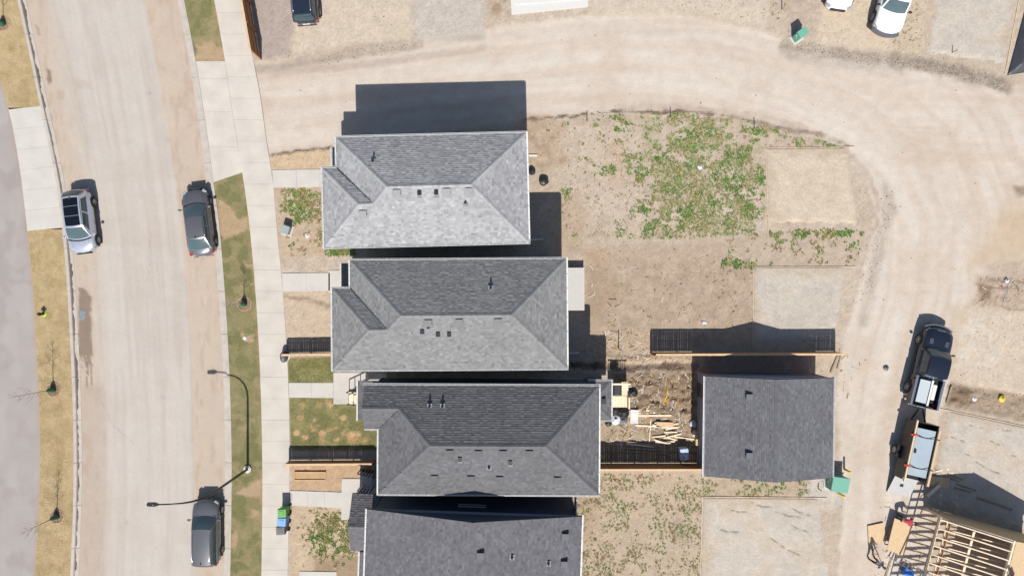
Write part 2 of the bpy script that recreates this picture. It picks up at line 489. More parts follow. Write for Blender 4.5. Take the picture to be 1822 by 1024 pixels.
    patch([(1250, 848), (1450, 850), (1450, 880), (1250, 882)], (192, 168, 138), 8)
    patch([(1440, 850), (1500, 855), (1500, 900), (1420, 905)], (206, 194, 178), 8)
    # right-hand lots
    patch([(1690, 545), (1900, 560), (1900, 722), (1760, 700), (1686, 676)], (217, 196, 170), 10, .9)
    patch([(1700, 560), (1760, 570), (1780, 650), (1710, 650)], (224, 212, 196), 14, .6, 2, thr=.45)
    patch([(1686, 678), (1760, 690), (1900, 725), (1900, 770), (1750, 732), (1684, 722)], (178, 154, 126), 4, 1, 1, .12, -.05)
    patch([(1690, 682), (1728, 690), (1728, 722), (1690, 716)], (138, 112, 86), 8, .9, 1, .1)
    patch([(1735, 490), (1900, 500), (1900, 548), (1740, 538)], (198, 172, 146), 8, .9, 1, .05)
    patch([(1738, 505), (1762, 508), (1760, 534), (1742, 532)], (150, 124, 100), 5, .9, 1, .1)
    patch([(1783, 508), (1792, 508), (1788, 536), (1778, 536)], (170, 160, 150), 3, .9, 1, .06)
    streak([(1760, 497), (1800, 500), (1822, 506)], 4, (120, 96, 76), 1.0, .08, 61, .5)
    streak([(1745, 509), (1790, 512), (1840, 519)], 3, (130, 105, 84), 1.0, .06, 62, .4)
    streak([(1742, 541), (1790, 546), (1840, 556)], 3, (168, 140, 110), 1.0, .06, 63, .3)
    patch([(1800, 330), (1900, 325), (1900, 350), (1808, 348)], (158, 136, 116), 6, .8, 1, .1)
    patch([(1790, 370), (1900, 350), (1900, 470), (1720, 470)], (216, 190, 158), 20, .7, 2)
    streak([(1500, 600), (1520, 690), (1515, 800)], 14, (226, 216, 202), .6)
    lum = C @ np.array([.3, .55, .15])
    ds = (.20 - .15 * am)[..., None]
    C = C * (1 - ds) + lum[..., None] * np.array([1.01, .995, .985]) * ds
    C = C * (1 + .10 * (1 - am))[..., None]
    C = C * (1.03 + (1 - .8 * am) * (.17 * (RNG.random(PX.shape) - .5) + .22 * (fbm(PX / 3.2, PY / 3.2, 99, 2) - .5)))[..., None]
    # below the street level this sheet is hidden by road and verges
    Z = np.where(np.abs(XX) > 39.5, 0.05, Z); Z = np.where(np.abs(YY) > 23.5, 0.05, Z)
    xm = (X_sl(PY) + X_sr(PY)) / 2
    low = sstep(8, -8, PX - xm)
    Z = Z * (1 - low) + (-0.08) * low
    global GZ
    GZ = (xs, ys, Z)
    ny, nx = XX.shape
    V = np.stack([XX, YY, Z], -1).reshape(-1, 3)
    idx = np.arange(ny * nx).reshape(ny, nx)
    F = np.stack([idx[:-1, :-1], idx[:-1, 1:], idx[1:, 1:], idx[1:, :-1]], -1).reshape(-1, 4)
    return structure(np_mesh("ground", V, F, M_ground, None, C.reshape(-1, 3), True))

make_ground()

def gz(x, y):
    xs, ys, Z = GZ
    i = int(np.clip(np.searchsorted(xs, x), 1, len(xs) - 1)); j = int(np.clip(np.searchsorted(ys, y), 1, len(ys) - 1))
    return float(Z[j - 1:j + 1, i - 1:i + 1].mean())

# ------------------------------------------------------------------ street: road, kerbs, verges, path, sidewalk
Y0, Y1 = -90.0, 1120.0      # survey rows covered by the street pieces

def strip(name, xl, xr, y0, y1, z, ncol, colf, m, step=3.0, relief=0.0, fl=None, fr=None):
    ys = np.arange(y0, y1 + .1, step)
    t = np.linspace(0, 1, ncol + 1)
    T, PY = np.meshgrid(t, ys)
    PX = xl(PY) * (1 - T) + xr(PY) * T
    if fl is not None:
        PY = PY + fl(T, PY)
    C = colf(PX, PY)
    Zs = np.full(PX.shape, z)
    if relief:
        Zs = Zs + (fbm(PX / 12, PY / 12, 5) - .5) * relief
    V = np.stack([(PX - 911) / PXM, (512 - PY) / PXM, Zs], -1).reshape(-1, 3)
    ny, nx = PX.shape
    idx = np.arange(ny * nx).reshape(ny, nx)
    F = np.stack([idx[:-1, :-1], idx[1:, :-1], idx[1:, 1:], idx[:-1, 1:]], -1).reshape(-1, 4)
    return structure(np_mesh(name, V, F, m, None, C.reshape(-1, C.shape[-1]), True))

def road_col(X, Y):
    xl, xr = X_ki(Y), X_ri(Y)
    t = (X - xl) / (xr - xl)
    C = np.zeros(X.shape + (3,)) + np.array(A(216, 205, 193))
    s1 = fbm(t * 26, Y / 190, 71); s2 = fbm(t * 60, Y / 90, 72); b = fbm(X / 60, Y / 60, 73)
    C = mixc(C, sstep(.4, .65, s1) * .5, (220, 212, 203))
    C = mixc(C, sstep(.5, .3, s1) * .45, (205, 192, 180))
    C = mixc(C, sstep(.5, .7, s2) * .2, (200, 190, 180))
    C = mixc(C, sstep(.5, .7, b) * .3, (208, 194, 180))
    edge = np.maximum(sstep(.24, .04, t), sstep(.76, .80, t + .01 * (b - .5)))
    C = mixc(C, edge * .75, (214, 193, 172))
    C = mixc(C, edge * sstep(.52, .72, fbm(X / 9, Y / 30, 74)) * .5, (196, 172, 150))
    # straight wheel band and paving lap seams
    C = mixc(C, np.exp(-((t - .33) / .012) ** 2) * .3, (226, 219, 210))
    C = mixc(C, np.exp(-((t - .775) / .006) ** 2) * sstep(420, 520, Y) * .35, (190, 174, 160))
    C = mixc(C, sstep(.19, .16, t) * sstep(.30, .05, np.abs(t - .1)) * sstep(660, 700, Y) * .35, (190, 172, 156))
    # wet patch by the storm drain with run-off fingers
    wx = X + (fbm(X / 6, Y / 9, 75) - .5) * 7; wy = Y + (fbm(X / 8, Y / 8, 76) - .5) * 8
    wet = sstep(2, -2, poly_sd([(140, 512), (148, 509), (156, 516), (163, 530), (162, 548), (163, 575), (162, 605), (163, 632), (140, 632), (139, 560)], wx, wy))
    for x0, y1 in ((145, 662), (154, 694), (162, 692), (150, 650), (158, 655)):
        wet = np.maximum(wet, sstep(2.2, 1.0, np.abs(wx - x0 - (Y - 600) * .015)) * sstep(y1, y1 - 12, wy) * sstep(590, 610, wy))
    wet = np.maximum(wet, sstep(2, -2, poly_sd([(82, 122), (90, 128), (93, 142), (88, 152), (83, 140)], wx, wy)))
    wet = np.maximum(wet, .6 * sstep(2, -2, poly_sd([(86, 198), (92, 206), (92, 220), (87, 214)], wx, wy)))
    wet = np.maximum(wet, .5 * sstep(2, -2, poly_sd([(62, 40), (70, 48), (71, 62), (65, 64)], wx, wy)))
    C = mixc(C, wet * .85, (150, 130, 112))
    C = mixc(C, sstep(3, 1, np.hypot((X - 266) / 9, (Y - 166) / 3) * 3) * .5 * sstep(.45, .6, fbm(X / 3, Y / 3, 77)), (150, 135, 120))
    C = mixc(C, .35 * sstep(2, -2, poly_sd([(100, 160), (113, 160), (115, 175), (102, 178)], wx, wy)), (185, 165, 146))
    C = mixc(C, .35 * sstep(3, -3, poly_sd([(132, 140), (160, 145), (165, 158), (135, 160)], wx, wy)), (196, 174, 156))
    for (cx, cy, r_) in ((300, 250, 7), (212, 452, 5), (255, 318, 4), (290, 705, 6), (262, 815, 5), (225, 930, 7), (330, 560, 5), (180, 715, 3), (205, 60, 6), (148, 470, 3), (250, 985, 4), (310, 130, 5)):
        C = mixc(C, sstep(r_, r_ * .3, np.hypot((X - cx) * 1.3, Y - cy) + (fbm(X / 5, Y / 5, 79) - .5) * 8) * .3, (186, 172, 158))
    for pl in ([(182, 715), (198, 748), (215, 770), (238, 790)], [(170, 890), (182, 950), (176, 1010)], [(300, 30), (318, 80), (330, 150)], [(120, 110), (140, 190), (160, 280)], [(262, 380), (268, 440), (262, 500)]):
        d_, u_, s_ = line_d(pl, X + (fbm(X / 12, Y / 12, 80) - .5) * 10, Y)
        C = mixc(C, sstep(1.5, .4, d_) * .28, (176, 160, 146))
    C = C * (1 + .05 * (RNG.random(X.shape) - .5) + .05 * (fbm(X / 4, Y / 4, 98, 2) - .5))[..., None]
    return np.concatenate([C, (1 - wet * .8)[..., None]], -1)

strip("road", X_ki, X_ri, Y0, Y1, 0.0, 90, road_col, M_road, 2.5)

def path_col(X, Y):
    C = np.zeros(X.shape + (3,)) + np.array(A(188, 179, 173))
    C = mixc(C, sstep(.4, .65, fbm(X / 26, Y / 60, 81)) * .6, (196, 188, 184))
    C = mixc(C, sstep(.55, .7, fbm(X / 40, Y / 40, 82)) * .5, (172, 162, 158))
    e = (X_path(Y) - X)
    C = mixc(C, sstep(9, 1, e) * .5, (190, 168, 150))
    return np.concatenate([C, np.ones(X.shape + (1,))], -1)
strip("asphalt_path", lambda y: np.minimum(X_path(y) - 40, -110.0), X_path, Y0, Y1, 0.10, 60, path_col, M_road, 4)

def gold_col(X, Y):
    C = np.zeros(X.shape + (3,)) + np.array(A(206, 178, 126))
    C = mixc(C, sstep(.4, .62, fbm(X / 13, Y / 13, 83)) * .6, (216, 190, 140))
    C = mixc(C, sstep(.5, .68, fbm(X / 22, Y / 22, 84)) * .5, (184, 158, 106))
    C = mixc(C, sstep(10, 3, np.hypot(X - 88, Y - 560)) * .5, (150, 150, 70))
    C = C * .86 + (C @ np.array([.3, .55, .15]))[..., None] * .14
    for tx, ty in ((6, 46), (97, 694), (102, 918)):
        d = np.hypot(X - tx, Y - ty)
        C = mixc(C, sstep(13, 9, d) * .75, (166, 124, 92))
    return C
def green_col(X, Y):
    C = np.zeros(X.shape + (3,)) + np.array(A(160, 150, 98))
    C = mixc(C, sstep(.42, .6, fbm(X / 16, Y / 24, 85)) * .75, (134, 134, 76))
    C = mixc(C, sstep(.55, .7, fbm(X / 20, Y / 14, 86)) * .7, (180, 162, 112))
    wx = X + (fbm(X / 9, Y / 9, 87) - .5) * 14; wy = Y + (fbm(X / 9, Y / 9, 88) - .5) * 14
    for p in ([(388, 355), (405, 362), (425, 388), (443, 385), (446, 408), (425, 416), (398, 428), (394, 400)],
              [(436, 466), (450, 468), (452, 478), (440, 476)], [(432, 592), (452, 596), (452, 610), (434, 608)],
              [(420, 878), (452, 856), (470, 850), (470, 885), (440, 880)], [(350, 82), (372, 76), (400, 92), (402, 110), (350, 110)],
              [(448, 905), (460, 908), (458, 918), (446, 916)], [(415, 942), (424, 948), (420, 975), (413, 972)]):
        C = mixc(C, sstep(4, -3, poly_sd(p, wx, wy)), (205, 174, 132))
    C = C * .82 + (C @ np.array([.3, .55, .15]))[..., None] * np.array([1.06, 1.0, .9]) * .18
    d = np.hypot(X - 436, Y - 541)
    C = mixc(C, sstep(15, 10, d) * .7, (172, 136, 108))
    e = X_sl(Y) - X
    C = mixc(C, sstep(7, 1, e) * .5 * sstep(.4, .6, fbm(X / 5, Y / 12, 89)), (196, 164, 124))
    return C
strip("verge_left_top", X_path, X_ko, Y0, 192.5, 0.115, 30, gold_col, M_turf, 2.5, .03)
strip("verge_left_bottom", X_path, X_ko, 408, Y1, 0.115, 30, gold_col, M_turf, 2.5, .03)
strip("verge_right_top", X_ro, X_sl, Y0, 110, 0.115, 24, green_col, M_turf, 2.5, .03)
strip("verge_right_bottom", X_ro, X_sl, 316, Y1, 0.115, 24, green_col, M_turf, 2.5, .03,
      fl=lambda T, Y: (1 - 2 * T) * 9 * np.clip((380 - Y) / 64, 0, 1))

def slab_run(name, xl, xr, ycuts, z, m, skew=None, gap=0.25, thick=.16, jm=None, slabname="slab"):
    """a run of cast slabs with open joints; each slab is a piece of its own"""
    base = MB()
    ya, yb = ycuts[0], ycuts[-1]
    sk = skew or (lambda t, y: 0.0)
    yy = np.linspace(ya, yb, 60)
    L = [g(float(xl(y)), y + sk(0, y)) for y in yy]; R = [g(float(xr(y)), y + sk(1, y)) for y in yy]
    for i in range(len(yy) - 1):
        base.prism([L[i + 1], R[i + 1], R[i], L[i]], z - thick - .05, z - .02)
    root = structure(base.build(name, jm or M_joint))
    for a, b in zip(ycuts[:-1], ycuts[1:]):
        mb = MB()
        n = max(1, int((b - a) / 14))
        ys = np.linspace(a + gap / 2, b - gap / 2, n + 1)
        lf = [g(float(xl(y)) + .2, y + sk(0, y)) for y in ys]; rt = [g(float(xr(y)) - .2, y + sk(1, y)) for y in ys]
        poly = lf + rt[::-1]
        dz = random.uniform(-.004, .004)
        mb.prism(poly, z - .1, z + dz)
        mb.build(slabname, m, root)
    return root

slab_run("sidewalk", X_sl, X_sr, list(np.arange(Y0, Y1 + 1, 38.0)), 0.13, M_conc2)
slab_run("concrete_crossing", X_path, X_ko, [192.5, 228, 264, 300, 336, 372, 408], 0.12, M_conc,
         skew=lambda t, y: -6.0 * (t - .5))
def apron_skew(t, y):
    return (9 * (1 - 2 * t) * max(0.0, (y - 262) / 54.0)) if y > 262 else 0.0
slab_run("driveway_apron", X_ro, X_sl, [110, 141, 200, 262, 316], 0.12, M_conc2, skew=apron_skew)

def kerb(name, xo, side):
    """kerb and gutter; side +1: street lies to the right of the verge edge"""
    root = None
    prof = [(0.0, .02), (0.0, .14), (.17, .14), (.21, .125), (.25, .03), (.52, .015), (.52, -.1), (0.0, -.1)]
    cuts = np.arange(Y0, Y1, 76.0)
    base = MB()
    for i in range(len(cuts)):
        a = cuts[i]; b = min(a + 76.0, Y1)
        mb = MB()
        ys = np.linspace(a + .3, b - .3, 7)
        vs = []; fs = []
        n = len(prof)
        for y in ys:
            for px_, z in prof:
                gx, gy = g(float(xo(y)), y)
                vs.append((gx + side * px_, gy, z))
        for j in range(len(ys) - 1):
            for k in range(n):
                k2 = (k + 1) % n
                q = (j * n + k, j * n + k2, (j + 1) * n + k2, (j + 1) * n + k)
                fs.append(q if side < 0 else q[::-1])
        fs.append(tuple(range(n))); fs.append(tuple((len(ys) - 1) * n + k for k in range(n))[::-1])
        mb.add(vs, fs)
        if root is None:
            root = structure(mb.build(name, M_kerb))
        else:
            mb.build("kerb_stone", M_kerb, root)
    return root
kerb("kerb_left", X_ko, 1)
kerb("kerb_right", X_ro, -1)

# damp silt lying in the left gutter, broken in places
def silt():
    ys = np.arange(Y0, Y1, 2.0)
    V = []; F = []
    for i, y in enumerate(ys):
        n = float(fbm(np.array([y / 18.0]), np.array([3.3]), 91)[0]); n2 = float(vnoise(np.array([y / 5.0]), np.array([1.0]), 92)[0])
        w = max(0.0, (n - .3) * .34 + (n2 - .5) * .07) * (0.35 if 190 < y < 470 else 1.0)
        gx, gy = g(float(X_ko(y)), y)
        V += [(gx + .235, gy, .05), (gx + .25 + w, gy, .032)]
        if i and w > .015: F.append((2 * i - 2, 2 * i - 1, 2 * i + 1, 2 * i))
    o = np_mesh("gutter_silt", V, F, M_silt); o["kind"] = "stuff"
    o["label"] = "dark damp silt lying along the left gutter"; o["category"] = "silt"
silt()

# ------------------------------------------------------------------ concrete walks and pads in the lots
def flat_slabs(name, quads, z, m, thick=.2, label=None, cat=None, h=None, pn="slab"):
    """quads: pixel corner lists at ground level"""
    root = None
    for q in quads:
        mb = MB(); P = [g(x, y) for x, y in q]
        area = sum(P[i][0] * P[(i + 1) % len(P)][1] - P[(i + 1) % len(P)][0] * P[i][1] for i in range(len(P)))
        if area < 0: P = P[::-1]
        cx = sum(p[0] for p in P) / len(P); cy = sum(p[1] for p in P) / len(P)
        P = [(cx + (x - cx) * .997, cy + (y - cy) * .997) for x, y in P]
        mb.prism(P, z - thick, z)
        if root is None:
            root = mb.build(name, m, None, bevel=.008)
        else:
            mb.build(pn, m, root, bevel=.008)
    return root
def cut(q, n):
    """split a quad (tl,tr,br,bl) into n along its first side"""
    (ax, ay), (bx, by), (cx, cy), (dx, dy) = q
    out = []
    for i in range(n):
        s, t = i / n, (i + 1) / n
        out.append([(ax + (bx - ax) * s, ay + (by - ay) * s), (ax + (bx - ax) * t, ay + (by - ay) * t),
                    (dx + (cx - dx) * t, dy + (cy - dy) * t), (dx + (cx - dx) * s, dy + (cy - dy) * s)])
    return out
structure(flat_slabs("front_walk", cut([(486, 303), (612, 301), (612, 332), (487, 334)], 3), .14, M_conc))
structure(flat_slabs("front_walk", cut([(503, 486), (588, 485), (588, 517), (504, 518)], 2) + [[(585, 481), (666, 480), (666, 520), (585, 520)]], .145, M_conc))
structure(flat_slabs("front_walk", cut([(515, 680), (594, 680), (594, 707), (516, 706)], 2) + [[(594, 662), (690, 662), (690, 718), (594, 718)]], .145, M_conc))
structure(flat_slabs("front_walk", cut([(517, 871), (609, 874), (609, 902), (517, 897)], 3) + [[(609, 850), (690, 850), (690, 925), (608, 923)]], .15, M_conc))
structure(flat_slabs("front_walk", [[(534, 1014), (600, 1015), (600, 1060), (534, 1060)]], .15, M_conc))

M_gravel = mat("pale_gravel", A(213, 202, 189), 0.95, var=0.12, scale=0.9, fine=13, finevar=0.17, bump=0.03)
M_gravel_tan = mat("tan_gravel", A(222, 205, 184), 0.95, var=0.12, scale=0.9, fine=13, finevar=0.15, bump=0.03)
M_form = mat("form_board", (0.55, 0.43, 0.32), 0.8, var=0.25, scale=3)
def gravel_pad(q, rgb, boards, z=.15, marks=()):
    P = np.array([g(*p) for p in q])
    n = 84
    S, T = np.meshgrid(np.linspace(0, 1, n + 1), np.linspace(0, 1, n + 1))
    XY = (P[0] * (1 - S[..., None]) + P[1] * S[..., None]) * (1 - T[..., None]) + (P[3] * (1 - S[..., None]) + P[2] * S[..., None]) * T[..., None]
    X, Y = XY[..., 0], XY[..., 1]; PX = X * PXM + 911; PY = 512 - Y * PXM
    lx = np.linalg.norm(P[1] - P[0]); ly = np.linalg.norm(P[3] - P[0])
    drop = np.zeros_like(X); edge = np.full_like(X, 9.0)
    for k, d in ((0, T * ly), (1, (1 - S) * lx), (2, (1 - T) * ly), (3, S * lx)):
        if k in boards: drop = np.maximum(drop, np.where(d < 1e-6, .12, 0))
        else: drop = np.maximum(drop, .17 * np.clip(1 - d / (.9 + .5 * (fbm(PX / 20, PY / 20, 95) - .5)), 0, 1))
        edge = np.minimum(edge, d)
    f1 = fbm(PX / 5, PY / 5, 93, 3); f2 = fbm(PX / 35, PY / 35, 94, 3)
    Z = z - drop + (f1 - .5) * (.03 + .5 * np.minimum(drop, .1)) + (f2 - .5) * .02
    C = np.zeros(X.shape + (3,)) + np.array(A(*rgb))
    C = mixc(C, sstep(.45, .7, f2) * .5, tuple(int(c * .94) for c in rgb))
    C = mixc(C, sstep(.5, .3, f2) * .4, (214, 196, 172))
    C = mixc(C, sstep(.9, .1, edge + (f2 - .5) * 1.2) * .6, (207, 187, 162))
    for (a, b, w) in marks:
        d, u, s_ = line_d([a, ((a[0] + b[0]) / 2, (a[1] + b[1]) / 2 + 3), b], PX, PY)
        m = sstep(w, w * .2, d) * sstep(.3, .6, fbm(PX / 9, PY / 3, 96, 2))
        C = mixc(C, m * .8, (134, 120, 104)); Z = Z - m * .03
    C = C * (1 + .10 * (RNG.random(X.shape) - .5) + .20 * (fbm(PX / 2.6, PY / 2.6, 97, 2) - .5))[..., None]
    idx = np.arange((n + 1) ** 2).reshape(n + 1, n + 1)
    F = np.stack([idx[:-1, :-1], idx[1:, :-1], idx[1:, 1:], idx[:-1, 1:]], -1).reshape(-1, 4)
    o = structure(np_mesh("gravel_pad", np.stack([X, Y, Z], -1).reshape(-1, 3), F, M_ground, None, C.reshape(-1, 3), True))
    for i in boards:
        mb = MB(); a = P[i]; b = P[(i + 1) % 4]
        mb.beam((a[0], a[1], z - .065), (b[0], b[1], z - .065), .035, .14)
        mb.build("form_board", M_form, o)
    return o
TAN, PALE = (228, 211, 188), (220, 209, 195)
gravel_pad([(1361, 264), (1518, 262), (1545, 414), (1366, 412)], TAN, (0, 3))
gravel_pad([(1340, 474), (1520, 474), (1494, 622), (1338, 622)], PALE, (0, 3))
gravel_pad([(1249, 882), (1470, 884), (1500, 1080), (1243, 1080)], PALE, (0, 3), .15, [((1335, 892), (1375, 900), 2.2), ((1400, 897), (1440, 915), 2), ((1275, 938), (1312, 944), 2.5), ((1380, 908), (1424, 918), 2), ((1300, 905), (1330, 908), 1.5), ((1370, 955), (1420, 985), 2), ((1395, 925), (1440, 945), 1.5)])
gravel_pad([(1658, -40), (1822, -60), (1786, 132), (1630, 108)], PALE, (1,))
gravel_pad([(1672, 726), (1900, 774), (1900, 980), (1636, 900)], PALE, (0,), .15, [((1690, 775), (1715, 783), 2), ((1720, 752), (1745, 760), 1.6), ((1755, 780), (1790, 790), 2), ((1780, 800), (1815, 812), 2.2), ((1700, 800), (1750, 812), 1.5), ((1770, 760), (1800, 764), 1.5), ((1735, 820), (1775, 840), 1.6)])
# ------------------------------------------------------------------ houses
def pip(poly, x, y):
    ins = False; n = len(poly)
    for i in range(n):
        x0, y0 = poly[i]; x1, y1 = poly[(i + 1) % n]
        if (y0 > y) != (y1 > y) and x < x0 + (y - y0) * (x1 - x0) / (y1 - y0):
            ins = not ins
    return ins

def lay_shingles(mb, poly, slope, z0, base, rng, expo=.145, tw=(.13, .28)):
    """lay shingle tabs on one roof plane; poly[0]->poly[1] is the eave, counter-clockwise in plan"""
    p0 = Vector(poly[0]); d = (Vector(poly[1]) - p0).normalized(); nrm = Vector((-d.y, d.x))
    uv = [((Vector(p) - p0).dot(d), (Vector(p) - p0).dot(nrm)) for p in poly]
    cs = 1 / math.sqrt(1 + slope * slope); eh = expo * cs
    vmax = max(v for u, v in uv)
    def iv(v):
        us = []
        n = len(uv)
        for i in range(n):
            (u0, v0), (u1, v1) = uv[i], uv[(i + 1) % n]
            if abs(v1 - v0) < 1e-7:
                if abs(v - v0) < 1e-6: us += [u0, u1]
                continue
            t = (v - v0) / (v1 - v0)
            if -1e-6 <= t <= 1 + 1e-6: us.append(u0 + t * (u1 - u0))
        return (min(us), max(us)) if us else None
    def P(u, v, lift):
        w = p0 + d * u + nrm * v
        return (w.x, w.y, z0 + slope * v + lift)
    nrow = int(math.ceil(vmax / eh))
    for j in range(nrow):
        v0 = j * eh; v1 = min((j + 1) * eh, vmax)
        if v1 - v0 < 1e-4: continue
        I0 = iv(min(v0 + 1e-5, vmax - 1e-5)); I1 = iv(v1 - 1e-5)
        if not I0 or not I1: continue
        lo = min(I0[0], I1[0]); hi = max(I0[1], I1[1])
        u = lo - rng.random() * .3
        while u < hi:
            w = tw[0] + (tw[1] - tw[0]) * rng.random()
            a0, b0 = max(u, I0[0]), min(u + w, I0[1]); a1, b1 = max(u, I1[0]), min(u + w, I1[1])
            u += w
            if b0 - a0 < 1e-4 and b1 - a1 < 1e-4: continue
            if b0 < a0: a0 = b0 = min(max((a0 + b0) / 2, I0[0]), I0[1])
            if b1 < a1: a1 = b1 = min(max((a1 + b1) / 2, I1[0]), I1[1])
            lip = .03 if rng.random() < .5 else .017
            k = (0.93 if lip < .02 else 1.03) * (1 + rng.gauss(0, .095))
            c = (base[0] * k, base[1] * k, base[2] * k)
            q = [P(a0, v0, lip), P(b0, v0, lip), P(b1, v1, .006), P(a1, v1, .006), P(a0, v0, 0), P(b0, v0, 0)]
            mb.add(q, [(0, 1, 2, 3), (4, 5, 1, 0)], c)

def roof_height(faces, s, z0, x, y):
    best = None
    for poly in faces:
        sl = s
        p0 = Vector(poly[0]); d = (Vector(poly[1]) - p0).normalized(); n = Vector((-d.y, d.x))
        v = (Vector((x, y)) - p0).dot(n)
        if pip(poly, x, y): return z0 + sl * v
        if best is None or z0 + sl * v < best: best = z0 + sl * v
    return best

def caps(mb, p, q, zf, base, rng, hw=.13):
    p = Vector(p); q = Vector(q); d = (q - p); L = d.length; d.normalize(); n = Vector((-d.y, d.x))
    k = int(L / .17) + 1
    for i in range(k):
        a = p + d * (L * i / k); b = p + d * (L * (i + 1) / k)
        f = 1 + rng.gauss(0, .06); c = tuple(x * f for x in base)
        def pt(w, off, lift):
            x, y = w.x + n.x * off, w.y + n.y * off
            return (x, y, zf(x, y) + lift)
        vs = [pt(a, -hw, .04), pt(a, 0, .055), pt(a, hw, .04), pt(b, -hw, .028), pt(b, 0, .04), pt(b, hw, .028), pt(a, -hw, .0), pt(a, hw, .0), pt(a, 0, .0)]
        mb.add(vs, [(0, 1, 4, 3), (1, 2, 5, 4), (6, 8, 1, 0), (8, 7, 2, 1)], c)

def siding(mb, a, b, z0, z1, course=.2, zt=None):
    """lapped boards on the wall from a to b (outside on the right of a->b); zt(u) gives a raked top"""
    a = Vector(a); b = Vector(b); d = b - a; L = d.length; d.normalize(); n = Vector((d.y, -d.x))
    ztop = z1 if zt is None else max(zt(0), zt(L / 2), zt(L))
    z = z0
    while z < ztop - 1e-3:
        zz = min(z + course, ztop)
        us = ut = (0.0, L)
        if zt is not None and zz > min(zt(0), zt(L)) - 1e-6:
            # clip the board to the rake
            g_ = [L * i / 240 for i in range(241)]
            ok = [u for u in g_ if zt(u) >= z]; ok2 = [u for u in g_ if zt(u) >= zz]
            if not ok: break
            us = (ok[0], ok[-1])
            ut = (ok2[0], ok2[-1]) if ok2 else ((ok[0] + ok[-1]) / 2,) * 2
            if not ok2: zz = min(zz, ztop)
        def P(u, off, zq):
            w = a + d * u + n * off
            return (w.x, w.y, zq)
        vs = [P(us[0], .022, z), P(us[1], .022, z), P(ut[1], .004, zz), P(ut[0], .004, zz), P(us[0], 0, z), P(us[1], 0, z)]
        mb.add(vs, [(0, 1, 2, 3), (4, 5, 1, 0)])
        z = zz

def make_window(parent, a, b, u, z, w, h, frame_m=None, part="window"):
    """window set on wall a->b, centred u metres along, sill height z"""
    a = Vector(a); b = Vector(b); d = (b - a).normalized(); n = Vector((d.y, -d.x))
    ang = math.atan2(d.y, d.x)
    c = a + d * u + n * .03
    mb = MB()
    for du, dz, sw, sh in ((0, h / 2, w + .12, .07), (0, -h / 2, w + .12, .07), (-w / 2, 0, .07, h), (w / 2, 0, .07, h)):
        p = c + d * du
        mb.box(p.x, p.y, z + h / 2 + dz, sw, .07, sh, ang)
    f = mb.build(part, frame_m or M_white, parent)
    mb = MB(); mb.box(c.x - n.x * .01, c.y - n.y * .01, z + h / 2, w - .07, .02, h - .07, ang)
    mb.build("pane", M_pane, f)
    return f

def gutter_run(pts, z, parent, w=.09, name="gutter"):
    """trough gutters along the outside (right side) of each edge; every run is a part"""
    for (p, q) in pts:
        mb = MB()
        p = Vector(p); q = Vector(q); d = (q - p).normalized(); n = Vector((d.y, -d.x))
        a = p; b = q + d * w
        back = n * .01; front = n * w
        for off, zz, ww, hh in ((.012, z - .02, .02, .17), (w, z - .02, .018, .1), ((w + .012) / 2, z - .075, w, .016)):
            m1 = a + n * off; m2 = b + n * off
            mb.beam((m1.x, m1.y, zz), (m2.x, m2.y, zz), ww, hh)
        # hidden hangers across the trough
        L = (b - a).length
        for i in range(int(L / .9)):
            c = a + d * (.45 + .9 * i) + n * (w / 2)
            mb.box(c.x, c.y, z + .025, .03, w, .012, math.atan2(d.y, d.x))
        mb.build(name, M_white, parent)

